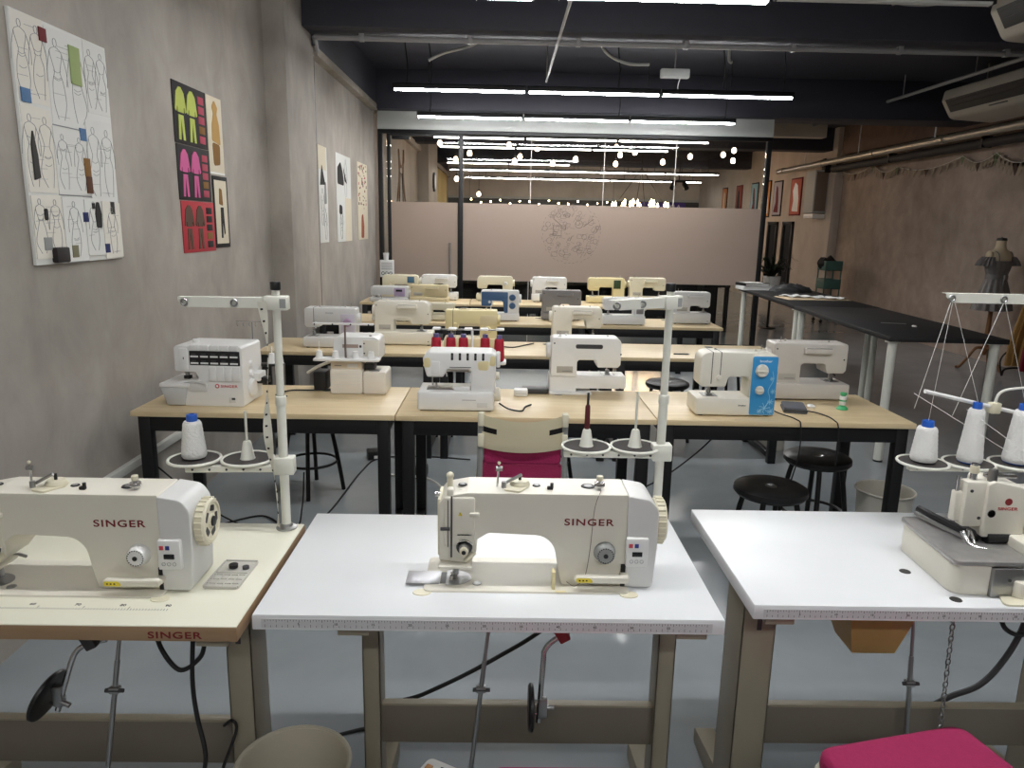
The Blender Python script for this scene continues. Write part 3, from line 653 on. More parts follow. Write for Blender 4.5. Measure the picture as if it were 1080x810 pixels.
    b = MB().box(.075, .112, yc-.062, yc-.054, .127, .134, DARK, .002).box(.105, .128, yc-.066, yc-.054, .176, .186, IVORY, .003).cyl((.096, yc-.058, .064), (.118, yc-.058, .086), .006, CREAM, seg=10)
    b.build('thread_guide', t)
    MB().prism([(.079,.178),(.089,.178),(.084,.187)], 'Y', yc-.0632, yc-.0615, YELST).build('warning_sticker', t, label='yellow warning triangle')
    b = MB().cyl((.066, yc-.02, .004+.03), (.066, yc-.02, .075), .0042, CHROME, seg=12).cyl((.066, yc-.02, .008), (.066, yc-.02, .036), .0016, CHROME, seg=8).box(.061, .073, yc-.027, yc-.014, .030, .042, STEEL, .001).build('needle_bar', t)
    b = MB().cyl((.074, yc-.012, .012), (.074, yc-.012, .075), .0042, CHROME, seg=12).box(.058, .076, yc-.05, yc-.01, .0075, .011, CHROME, .001).box(.066, .079, yc-.022, yc-.006, .010, .030, STEEL, .002)
    b.tube([(.074,yc,.05),(.085,yc+.03,.045),(.095,yc+.05,.03)], .004, STEEL); b.build('presser_foot', t)
    b = MB().box(.034, .112, yc-.078, yc+.0, .052, .058, IVORY, .002); b.build('finger_guard', t)
    b = MB().prism([(.064+.046*math.cos(a), yc-.028+.038*math.sin(a)) for a in [(-PI/2+PI*k/16) for k in range(17)]]+[(.050, yc+.010), (.050, yc-.066)], 'Z', .005, .0062, STEEL); b.build('needle_plate', t)
    MB().box(-.045, .035, yc-.062, yc+.004, .005, .0068, mat('satin_slide_plate', (190,190,194), 0.35, .7), .0008).build('slide_plate', t)
    MB().box(.036, .056, yc-.058, yc, .004, .0056, BLACKP).build('bobbin_opening', t)
    b = MB().lathe([(0, .0016), (.010, .0014), (.011, 0)], STEEL, c=(.124, yc-.055, .005), seg=18)
    b.build('bed_screw', t)
    # top fittings
    zt = .232
    b = MB().tube([(.168,yc-.01,zt-.002),(.170,yc-.01,zt+.03),(.172,yc-.015,zt+.052)], .0026, CHROME).cyl((.165,yc-.014,zt+.046),(.180,yc-.014,zt+.046),.006,STEEL,seg=12).ball((.172,yc-.015,zt+.060),.004,CREAM); b.build('thread_post', t)
    b = MB().prism(roundpoly([(.182,yc-.04),(.22,yc-.055),(.245,yc-.01),(.24,yc+.02),(.20,yc+.01)], .01), 'Z', zt, zt+.005, CREAM, .001).lathe([(0,.012),(.02,.011),(.024,.004),(.024,0)], CREAM, c=(.222,yc-.005,zt+.004), seg=22)
    b.cyl((.222,yc-.005,zt+.012),(.222,yc-.005,zt+.030),.0035,BLACKP).tube([(.186,yc-.02,zt+.012),(.20,yc-.02,zt+.020),(.226,yc-.02,zt+.034)], .004, STEEL).cyl((.184,yc-.03,zt+.005),(.184,yc-.03,zt+.02),.006,STEEL); b.build('bobbin_winder', t)
    for (x, r_) in ((.086,.011),(.262,.010),(.385,.017)): MB().lathe([(0,.002),(r_*.9,.002),(r_,0)], BLACKP, c=(x,yc,zt), seg=20).lathe([(0,.003),(r_*.55,.0028),(r_*.6,.0015)], STEEL, c=(x,yc,zt), seg=16).build('oil_window', t)
    b = MB().box(.286, .30, yc-.03, yc-.02, zt, zt+.008, BLACKP, .002).cyl((.297, yc-.025, zt+.004), (.297, yc-.025, zt+.016), .004, BLACKP); b.build('stop_latch', t)
    b = MB().cyl((.410,yc-.02,zt),(.410,yc-.02,zt+.03),.004,CHROME).lathe([(0,0),(.012,.0),(.013,.003),(.009,.005),(.013,.007),(.012,.010),(0,.010)], CHROME, c=(.410,yc-.02,zt+.008), seg=18).cyl((.410,yc-.02,zt+.022),(.410,yc-.02,zt+.034),.008,CREAM,bev=.002); b.build('pre_tension', t)
    if accent:
        b = MB().tube([(.410,yc-.05,zt+.008),(.395,yc-.064,.20),(.388,yc-.066,.10),(.378,yc-.066,.03),(.355,yc-.075,.012),(.335,yc-.07,.02)], .0007, mat('brown_thread', (104,84,72), 0.7), seg=5); b.build('loose_thread', t)
        MB().box(.300, .308, -.01+yc-.075, yc-.06, .006, .05, YELLOWED, .002, Matrix.Translation((0, 0, 0))).build('masking_tape', t)
        MB().box(.308, .333, yc-.095, yc-.088, .0052, .0062, YELLOWED).build('masking_tape', t)
    return t
lockstitch('ivory industrial lockstitch machine in the middle white table, brown thread hanging down its arm', (-.172, 1.585, TZ), GREYSW, True)
lockstitch('ivory industrial lockstitch machine in the cream table at the left, half out of view', (-1.238, 1.540, TZ), WHITEP, False)
# parts tray let into the cream table
t = thing('bobbin_tray', 'pale grey bobbin tray lying on the cream table top', 'tray', (-.64, 1.655, TZ), -.03)
TR = mat('pale_grey_tray', (196,194,186), 0.4)
b = MB().prism(roundpoly([(-.042,-.07),(.042,-.07),(.042,.07),(-.042,.07)], .01), 'Z', 0, .004, TR, .0015)
for y in (-.07,.068): b.box(-.04, .04, y, y+.003, .003, .008, TR, .001)
for x in (-.042,.039): b.box(x, x+.003, -.066, .066, .003, .008, TR, .001)
for k in range(4): b.box(-.034+.018*k, -.033+.018*k, -.066, -.005, .003, .007, TR)
for k in range(3): b.box(-.038, .036, -.05+.022*k, -.049+.022*k, .003, .0065, TR)
b.box(-.038, .038, .004, .006, .003, .007, TR); b.build('tray', t)
MB().lathe([(.005,.004),(.011,.004),(.011,.012),(.005,.012)], BLACKP, c=(-.006,.03,.003), seg=16).build('bobbin', t)
MB().cyl((.024,.03,.004),(.024,.03,.011), .008, DARK, seg=14).build('bobbin', t)

# ---------------------------------------------------------------- thread stands and cones
def cone(label, loc, h, r0=.033, r1=.024, m=WHITETH, capm=BLUECAP, group='white thread cones', thread_to=None, capside='top'):
    t = thing('thread_cone', label, 'thread cone', loc, 0, group)
    prof = [(0, .004), (r0*.9, .004), (r0, .010), (r0*.99, .016)]
    n = 14
    for k in range(n+1):
        f_ = k/n; prof.append((r0+(r1-r0)*f_+(.0006 if k % 2 else 0), .016+(h-.028)*f_))
    prof += [(r1*.85, h-.006), (0, h-.006)]
    MB().lathe(prof, m, seg=32).build('wound_thread', t)
    b = MB().lathe([(r1*.45, h-.01), (r1*.62, h-.004), (r1*.58, h+.012), (r1*.3, h+.013), (r1*.3, h-.008)], capm, seg=24); b.build('core_cap', t)
    MB().lathe([(0, 0), (r0*.8, 0), (r0*.93, .004), (r0*.8, .008), (0, .008)], BLACKP if capside == 'top' else capm, seg=28).build('core_base', t)
    if thread_to:
        p = [Vector((0, 0, h+.012))]+[Vector(q)-Vector(loc) for q in thread_to]
        MB().tube(p, .0006, WHITETH, seg=5, smooth=False).build('loose_thread', t)
    return t
def spool_pad(parent, c, r=.068):
    b = MB().ring((0, 0, 0), r, .0042, STANDW, seg=44, rs=8)
    b.lathe([(0, -.002), (r, -.002), (r, .001), (0, .001)], PADGREY, seg=40); p = b.build('spool_plate', parent, c); return p
def spool_pin(parent, c, h, m=STANDW):
    p = MB().lathe([(.021, 0), (.019, .004), (.012, .045), (.009, .05), (0, .05)], STANDW, seg=12).build('cone_holder', parent, c)
    b = MB()
    for k in range(3):
        a = 2*PI*k/3-.9; b.box(.012, .017, -.003, .003, .008, .036, DARK, 0, Matrix.Rotation(a, 4, 'Z') @ Matrix.Rotation(-.17, 4, 'Y'))
    b.build('holder_slot', p)
    MB().cyl((0, 0, .045), (0, 0, h), .0035, m, seg=10).build('pin', p)
def stand(label, x, y, ztop, arm_z, arm_len, arm_ang, tray_z, tray_len, tray_ang, pads, cap=True):
    t = thing('thread_stand', label, 'thread stand', (x, y, TZ), 0, 'thread stands of the sewing tables')
    zt = ztop-TZ
    MB().cyl((0, 0, -.02), (0, 0, zt*.55), .0125, STANDW, seg=18).cyl((0, 0, zt*.55), (0, 0, zt-.012), .0105, STANDW, seg=18).cyl((0, 0, zt*.55-.02), (0, 0, zt*.55+.006), .0145, STANDW, seg=18, bev=.002).build('pole', t)
    if cap: MB().cyl((0, 0, zt-.016), (0, 0, zt+.006), .0135, BLACKP, seg=18, bev=.002).build('pole_cap', t)
    MB().lathe([(.0, .0), (.028, .0), (.028, .004), (.018, .008), (.016, .014), (.0, .014)], STEEL, seg=22).build('base_nut', t)
    R = Matrix.Rotation(arm_ang, 4, 'Z'); az = arm_z-TZ
    b = MB().prism([(.03, .014), (.03, -.014), (-arm_len+.02, -.012), (-arm_len, .004), (-arm_len, .012)], 'Y', -.010, -.0085, STANDW, 0, R @ Matrix.Translation((0, 0, az)))
    b.box(-arm_len, .03, -.010, .012, .012, .014, STANDW, .0008, R @ Matrix.Translation((0, 0, az))); b.box(-.03, .032, -.018, .018, -.018, .018, STANDW, .003, R @ Matrix.Translation((0, 0, az)))
    b.box(.012, .028, -.0185, -.0165, -.012, .012, GREYSW, 0, R @ Matrix.Translation((0, 0, az)))
    a_ = b.build('guide_arm', t)
    for f_ in ((.96, .58) if arm_len > .3 else ((.93, .42) if arm_ang < .3 else (.92, .50))):
        MB().ring((0, -.013, 0), .008, .0026, STEEL, 'Y', 20, 6).build('thread_eye', a_, R @ Vector((-arm_len*f_, 0, az)))
    R2 = Matrix.Rotation(tray_ang, 4, 'Z'); zz = tray_z-TZ
    b = MB().box(-tray_len, .02, -.012, .012, -.026, -.008, STANDW, .003, R2 @ Matrix.Translation((0, 0, zz))).box(-.025, .03, -.02, .02, -.032, .016, STANDW, .004, R2 @ Matrix.Translation((0, 0, zz)))
    for k in range(6): b.cyl(R2 @ Vector((-tray_len+.02+k*.045, -.0135, zz-.017)), R2 @ Vector((-tray_len+.02+k*.045, -.011, zz-.017)), .0032, DARK, seg=10)
    b.build('spool_bar', t)
    for (px, py, pin) in pads:
        c = (px-x, py-y, zz); spool_pad(t, c)
        if pin: spool_pin(t, (c[0], c[1], c[2]+.001), pin)
    return t
stand('off-white thread stand with black cap on the cream table, tape measure hung on it', -.590, 1.945, 1.437, 1.388, .245, .07, .952, .26, .06, [(-.839, 1.962, 0), (-.696, 1.970, .135)])
cone('white thread cone with blue core on the stand of the cream table', (-.839, 1.962, .954), .112)
stand('off-white thread stand with black cap behind the middle lockstitch machine', .458, 2.015, 1.447, 1.402, .215, .60, .985, .275, .0, [(.248, 2.03, .0), (.388, 2.035, .16)])
t = thing('thread_spool', 'thin dark maroon spool on the left pin of the middle stand', 'thread spool', (.248, 2.03, .987))
MB().lathe([(.021, 0), (.019, .004), (.012, .045), (.009, .05), (0, .05)], STANDW, seg=12).build('cone_holder', t)
b = MB()
for k in range(3): b.box(.012, .017, -.003, .003, .008, .036, DARK, 0, Matrix.Rotation(2*PI*k/3-.9, 4, 'Z') @ Matrix.Rotation(-.17, 4, 'Y'))
b.build('holder_slot', t)
MB().lathe([(.007, .05), (.008, .055), (.007, .115), (.005, .12)], MAROONTH, seg=16).build('wound_thread', t); MB().cyl((0, 0, .05), (0, 0, .155), .0035, BLACKP, seg=10).build('pin', t)
rs = stand('off-white thread stand of the overlocker table with long guide arm at the right', 1.62, 2.06, 1.55, 1.424, .385, .0, .945, .42, .0, [(1.238, 2.055, 0), (1.374, 2.055, 0), (1.512, 2.055, 0)])
b = MB().cyl((-.39, .02, 1.152-TZ), (.05, .02, 1.058-TZ), .006, WHITEP, seg=10).tube([(-.18,.02,1.107-TZ),(-.17,.02,1.15-TZ),(-.12,.02,1.165-TZ),(.0,.02,1.17-TZ)], .004, STANDW).box(-.195, -.165, .008, .032, 1.09-TZ, 1.122-TZ, CREAM, .004)
b.build('tension_bar', rs)
cone('short white thread cone with blue core, left on the overlocker stand', (1.238, 2.055, .947), .112, .036, .027, thread_to=[(1.252, 2.045, 1.414)])
cone('tall slim white thread cone with blue core and base on the overlocker stand', (1.374, 2.055, .947), .168, .034, .021, capside='blue', thread_to=[(1.258, 2.045, 1.414)])
cone('white thread cone cut off by the right edge of the view', (1.512, 2.055, .947), .165, .037, .024, capside='blue', thread_to=[(1.40, 2.045, 1.414)])
t = thing('sewing_thread', 'white threads running down from the guide arm to the overlocker', 'thread', (0, 0, 0))
b = MB()
for A_, B_ in [((1.247,2.045,1.414),(1.16,2.0,1.12)),((1.395,2.045,1.414),(1.27,2.0,1.10)),((1.20,2.08,1.145),(1.42,1.80,.99)),((1.36,2.08,1.10),(1.44,1.82,1.0))]: b.tube([A_, B_], .0007, WHITETH, seg=5, smooth=False)
b.build('strand', t)
# tape measure hanging on the left stand
t = thing('tape_measure', 'white tape measure hanging twisted from the left thread stand', 'tape measure', (0, 0, 0))
bm = bmesh.new(); pts = []; N = 60
for k in range(N+1):
    f_ = k/N; z = 1.395-.62*f_; x = -.618+.006*math.sin(f_*9)+(.012*f_); y = 1.912+.006*math.sin(f_*7); a = .3+1.7*math.sin(f_*5.5)
    pts.append((Vector((x, y, z)), a))
prev = None
for p, a in pts:
    d = Vector((math.cos(a), math.sin(a), 0))*.0115; cur = (bm.verts.new(p-d), bm.verts.new(p+d))
    if prev: bm.faces.new((prev[0], prev[1], cur[1], cur[0]))
    prev = cur
bmesh.ops.solidify(bm, geom=bm.faces[:], thickness=.0008)
MB().add(bm, TAPEW).build('tape', t)
b = MB()
for k in range(2, N-1, 3):
    p, a = pts[k]; b.box(-.006, .0, -.0016, .0016, -.0025, .0025, INK, 0, Matrix.Translation(p) @ Matrix.Rotation(a, 4, 'Z'))
b.build('tape_marks', t)

# ---------------------------------------------------------------- metal overlocker on the right table
t = thing('industrial_overlocker', 'ivory and steel industrial overlocker on the right white table', 'overlock machine', (0, 0, TZ), 0)
b = MB().prism(roundpoly([(1.090,1.865),(1.080,1.605),(1.26,1.600),(1.27,1.875)], [.02,.03,.01,.01]), 'Z', .0, .076, IVORY, .004); b.build('cloth_plate_cover', t)
b = MB().prism(roundpoly([(1.088,1.872),(1.074,1.597),(1.262,1.595),(1.272,1.880)], [.012,.014,.01,.01]), 'Z', .077, .090, WORN, .004); b.build('cloth_plate', t)
b = MB().prism(roundpoly([(1.165,1.592),(1.26,1.592),(1.26,1.605),(1.165,1.605)], .003), 'Z', .0, .074, STEEL, .002).prism(roundpoly([(1.215,1.575),(1.60,1.575),(1.60,1.88),(1.215,1.88)], .02), 'Z', .0, .045, IVORY, .006)
b.prism(roundpoly([(1.262,1.60),(1.60,1.60),(1.60,1.86),(1.262,1.86)], .015), 'Z', .045, .115, IVORY, .008); b.cyl((1.205,1.590,.045),(1.205,1.594,.045),.004,DARK); b.build('base_casing', t)
MB().prism(roundpoly([(1.17,1.55),(1.62,1.55),(1.62,1.60),(1.19,1.60)], .012), 'Z', .0, .006, CREAM, .002).build('base_plate', t)
b = MB().box(1.245, 1.302, 1.70, 1.735, .140, .258, IVORY, .007).box(1.228, 1.250, 1.712, 1.735, .15, .228, IVORY, .005); b.cyl((1.270,1.72,.258),(1.270,1.72,.300), .008, CHROME, seg=14).cyl((1.270,1.72,.275),(1.270,1.72,.295), .0105, CREAM, seg=14, bev=.002).cyl((1.236,1.722,.228),(1.236,1.722,.265), .005, CHROME)
for q in ((1.258,.235),(1.285,.165)): b.cyl((q[0],1.698,q[1]),(q[0],1.701,q[1]), .004, DARK, seg=10)
b.build('presser_head', t)
b = MB().prism(roundpoly([(1.315,.118),(1.418,.118),(1.418,.245),(1.33,.262),(1.315,.255)], [.004,.01,.02,.01,.01]), 'Y', 1.69, 1.78, IVORY, .006); f_ = b.build('front_cover', t)
MB().lathe([(0,0),(.009,0),(.009,.001),(0,.001)], REDPL, c=(1.368,1.689,.212), mtx=Matrix.Rotation(PI/2,4,'X'), seg=20).build('emblem', f_)
text('lettering', 'SINGER', .011, mat('bright_red_lettering', (196,36,48), .5), f_, (1.344, 1.6892, .190), FRONT, 1.25, .0004, 'LEFT', 1.1)
b = MB().box(1.30, 1.318, 1.70, 1.715, .16, .29, STEEL, .003).box(1.302, 1.38, 1.72, 1.735, .262, .270, CHROME, .002).cyl((1.309,1.69,.18),(1.309,1.70,.18), .01, BLACKP).tube([(1.25,1.70,.13),(1.26,1.68,.105),(1.29,1.665,.098),(1.33,1.66,.096)], .006, CHROME).tube([(1.27,1.70,.13),(1.275,1.69,.11),(1.275,1.68,.095)], .004, CHROME)
b.cyl((1.265,1.70,.09),(1.265,1.70,.135), .005, CHROME).box(1.25, 1.33, 1.645, 1.675, .090, .096, CHROME, .001).build('presser_foot', t)
b = MB().box(1.30, 1.42, 1.71, 1.80, .09, .125, DARK, .006).cyl((1.33,1.70,.115),(1.41,1.70,.115), .016, BLACKP).tube([(1.262,1.875,.118),(1.275,1.80,.118),(1.31,1.70,.108)], .011, BLACKP).tube([(1.245,1.86,.112),(1.262,1.79,.110),(1.295,1.70,.105)], .006, STEEL); b.build('looper_mechanism', t)
b = MB().prism(roundpoly([(1.42,.04),(1.60,.04),(1.60,.21),(1.45,.21),(1.42,.19)], .02), 'Y', 1.66, 1.84, IVORY, .01)
for k in range(4): b.cyl((1.44+.035*k,1.655,.19),(1.44+.035*k,1.625,.19), .012, CHROME, seg=16, bev=.002).cyl((1.44+.035*k,1.66,.19),(1.44+.035*k,1.652,.19), .016, STEEL)
b.build('tension_housing', t)
MB().box(1.33, 1.40, 1.598, 1.6005, .065, .105, YELST, .001).build('warning_sticker', t, label='yellow warning sticker')
for ch in t.children:
    if ch.name.split('.')[0] in ('presser_head', 'front_cover', 'presser_foot', 'looper_mechanism', 'tension_housing'): ch.location = (-.096 if ch.name.startswith(('presser_head','presser_foot')) else -.118, .01, -.012)

# ---------------------------------------------------------------- chairs at the front tables
def seat_chair(label, loc, rz, dz=0.0, back=True):
    t = thing('chair', label, 'chair', loc, rz, 'magenta seated work chairs')
    MB().prism(roundpoly([(-.205,-.20),(.205,-.20),(.20,.21),(-.20,.21)], [.05,.05,.04,.04]), 'Z', .405+dz, .462+dz, PINK, .022, seg=4).build('seat', t)
    MB().prism(roundpoly([(-.205,-.21),(.205,-.21),(.21,.22),(-.21,.22)], [.05]*4), 'Z', .388+dz, .412+dz, BINCREAM, .006).build('seat_shell', t)
    for s_ in (-1, 1):
        MB().tube([(s_*.19,.17,.40+dz),(s_*.20,.19,.2),(s_*.21,.20,.0)], .0125, GREYSW).build('leg', t)
        MB().tube([(s_*.19,-.17,.40+dz),(s_*.20,-.20,.2),(s_*.21,-.22,.0)], .0125, GREYSW).build('leg', t)
        if back: MB().tube([(s_*.185,-.15,.40+dz),(s_*.183,-.195,.46+dz),(s_*.180,-.215,.62),(s_*.178,-.228,.795)], .0125, GREYSW).build('back_post', t)
    return t
def chair_back(t, y=-.225):
    # cream plastic back rest with dished top edge and a slot each side
    N = 24; bm = bmesh.new(); wd = .378
    def row(fz, off): return [bm.verts.new((-wd/2+wd*k/N, y+off-.022*(1-(2*k/N-1)**2), fz(k/N))) for k in range(N+1)]
    top = lambda u: .830-.032*(1-(2*u-1)**2)
    bot = lambda u: .680-.020*(1-(2*u-1)**2)
    rows = [row(lambda u: bot(u)+(top(u)-bot(u))*j/12, -.012*j/12) for j in range(13)]
    for j in range(12):
        for k in range(N):
            if j in (6, 7) and (1 <= k <= 4 or N-5 <= k <= N-2): continue
            if j == 6 and False: continue
            bm.faces.new((rows[j][k], rows[j][k+1], rows[j+1][k+1], rows[j+1][k]))
    bmesh.ops.solidify(bm, geom=bm.faces[:], thickness=.014)
    b = MB().add(bm, CREAM)
    MB().prism(roundpoly([(-.165,.60),(.165,.60),(.165,.70),(-.165,.70)], .02), 'Y', y+.006, y+.034, PINK, .010, seg=3).build('seat_shade_pad', t)  # pad added below the back for the seat's shaded rear part
    for s_ in (-1, 1): b.box(s_*.176-.013, s_*.176+.013, y-.03, y+.008, .775, .832, CREAM, .006).box(s_*.176-.013, s_*.176+.013, y-.02, y+.010, .682, .74, CREAM, .006)
    b.build('backrest', t)
c1 = seat_chair('magenta seated chair with cream slotted back facing the nearest work table row', (.098, 3.235, .0), 0, .025)
chair_back(c1)
c2 = seat_chair('chair with magenta seat below the table of the metal overlocker', (.965, 1.30, 0), .23, back=False)
c3 = seat_chair('chair with magenta seat just peeking in under the middle white table', (.182, 1.185, 0), .0, back=False)
# ---------------------------------------------------------------- bins, power strip and floor cables
def bin_(label, loc, r, h, m, r0=None):
    r0 = r0 or r*.78
    t = thing('waste_bin', label, 'bin', loc, 0, 'open waste bins')
    MB().lathe([(0, .003), (r0-.003, .003), (r0, .0), (r-.006, h-.012), (r, h-.01), (r+.004, h-.004), (r, h), (r-.006, h-.002), (r-.008, h-.012), (r0-.006, .01), (0, .01)], m, seg=44).build('bucket', t)
    MB().ring((0, 0, h-.002), r, .005, m, seg=44).build('rim', t)
    return t
bin_('cream round waste bin at the bottom left between two tables', (-.462, 1.487, 0), .128, .38, BINCREAM)
bin_('stone grey round waste bin beside the last leg of the nearest row', (2.00, 3.61, 0), .142, .30, BINC)
bin_('small pale round bin on the floor behind the nearest row, beyond the stools', (2.04, 5.33, 0), .115, .26, BINC)
t = thing('power_strip', 'white multi socket power strip on the floor under the middle table', 'power strip', (-.035, 1.80, .0), -.5)
b = MB().prism(roundpoly([(-.20,-.04),(.20,-.04),(.20,.04),(-.20,.04)], .02), 'Z', 0, .045, WHITEP, .008); b.build('body', t)
for k in range(4):
    b = MB()
    for (dx, dy) in ((0,.014),(-.013,-.010),(.013,-.010)): b.box(-.14+.085*k+dx-.004, -.14+.085*k+dx+.004, dy-.003, dy+.003, .0445, .0458, BLACKP)
    b.build('socket', t)
MB().box(-.185, -.165, -.012, .006, .044, .05, mat('amber_switch', (190,130,60), .4), .002).build('switch', t)
def cable(label, pts, r=.005, m=CABLE, name='power_cable', grp='loose floor cables'):
    return tag(MB().tube(pts, r, m, seg=8, n=8).build(name), label, 'cable', grp)
cable('white cable running along the floor to the power strip', [(-1.30,1.78,.006),(-.95,1.76,.006),(-.70,1.70,.006),(-.40,1.80,.006),(-.23,1.90,.012),(-.21,1.90,.022)], .006, CABLEW)
cable('black cable snaking on the floor under the cream table', [(-1.75,1.78,.006),(-1.4,1.70,.006),(-1.15,1.62,.006),(-.9,1.62,.006),(-.72,1.66,.006),(-.5,1.86,.006)])
cable('black cable rising from the floor to the middle table', [(-.60,2.02,.006),(-.42,2.10,.006),(-.33,2.04,.05),(-.30,1.95,.20),(-.206,1.87,.293),(-.087,1.86,.363),(.019,1.86,.429),(.109,1.85,.497),(.22,1.84,.60),(.26,1.82,.725)], .006)
cable('black cable crossing the floor from the middle table to the right one', [(.30,1.86,.006),(.46,1.90,.006),(.60,1.86,.006),(.78,1.80,.006),(1.0,1.86,.006),(1.25,1.83,.006)])
cable('thick grey cable looping beside the right leg of the overlocker table', [(1.10,2.0,.006),(1.18,1.92,.12),(1.22,1.84,.28),(1.264,1.82,.337),(1.336,1.81,.382),(1.39,1.81,.455),(1.42,1.80,.56),(1.43,1.78,.722)], .008, DARK)
cable('black cable bundle hung under the overlocker table at the right edge', [(1.25,1.66,.722),(1.26,1.66,.65),(1.31,1.66,.625),(1.36,1.67,.66),(1.37,1.70,.722)], .006)
cable('black cable loop hanging under the cream table beside its right leg', [(-.777,1.55,.724),(-.775,1.55,.64),(-.735,1.55,.575),(-.69,1.55,.60),(-.672,1.55,.64),(-.668,1.55,.724)], .0055)
cable('black cable hanging from the cream table down to the floor', [(-.69,1.55,.724),(-.705,1.55,.56),(-.702,1.55,.46),(-.68,1.53,.38),(-.68,1.52,.33),(-.70,1.52,.2),(-.78,1.50,.006),(-.9,1.48,.006)], .0055)
cable('black cord hooked over the crossbar of the cream table', [(-.668,1.62,.376),(-.64,1.60,.405),(-.63,1.595,.38),(-.655,1.56,.30),(-.66,1.55,.255),(-.68,1.55,.30)], .004)
cable('black cable coil lying on the floor right of the power strip', [(.05,1.68,.006),(.10,1.78,.006),(.16,1.80,.006),(.22,1.74,.006),(.2,1.64,.006)])

# ================================================================ ROWS OF WORK TABLES
WZ = 0.74
def work_table(label, x, y, grp, W=1.196, D=.60):
    t = thing('work_table', label, 'table', (x+W/2, y+D/2, 0), 0, grp)
    h = W/2; d = D/2
    b = MB().box(-h, h, -d, d, WZ-.025, WZ, OAK, .0025); b.lathe([(0,.0012),(.03,.0012),(.032,0)], BLACKP, c=(.18, .2, WZ), seg=20); b.build('tabletop', t)
    b = MB().box(-h+.04, h-.04, -d+.012, -d+.052, WZ-.095, WZ-.025, BLACKM, .002).box(-h+.04, h-.04, d-.052, d-.012, WZ-.095, WZ-.025, BLACKM, .002)
    for s_ in (-1, 1): b.box(s_*(h-.055)-.02, s_*(h-.055)+.02, -d+.05, d-.05, WZ-.095, WZ-.025, BLACKM, .002)
    b.build('apron', t)
    for sx in (-1, 1):
        for sy in (-1, 1):
            x_ = sx*(h-.055); y_ = sy*(d-.034); MB().box(x_-.027, x_+.027, y_-.025, y_+.025, 0, WZ-.025, BLACKM, .003).build('leg', t)
        b = MB().box(sx*(h-.055)-.018, sx*(h-.055)+.018, -d+.05, d-.05, .03, .07, BLACKM, .003); b.build('side_rail', t)
    return t
rows = [(-1.676, 3.272), (-1.639, 4.915), (-1.63, 6.496), (-1.555, 8.108)]
rn = ['nearest row', 'second row', 'third row', 'farthest row']
pos3 = ['left', 'middle', 'right']
for (x, y), r in zip(rows, rn):
    for k in range(3): work_table(f'pale oak work table with black legs, {pos3[k]} one of the {r}', x+1.2*k, y, 'oak work tables in four rows')

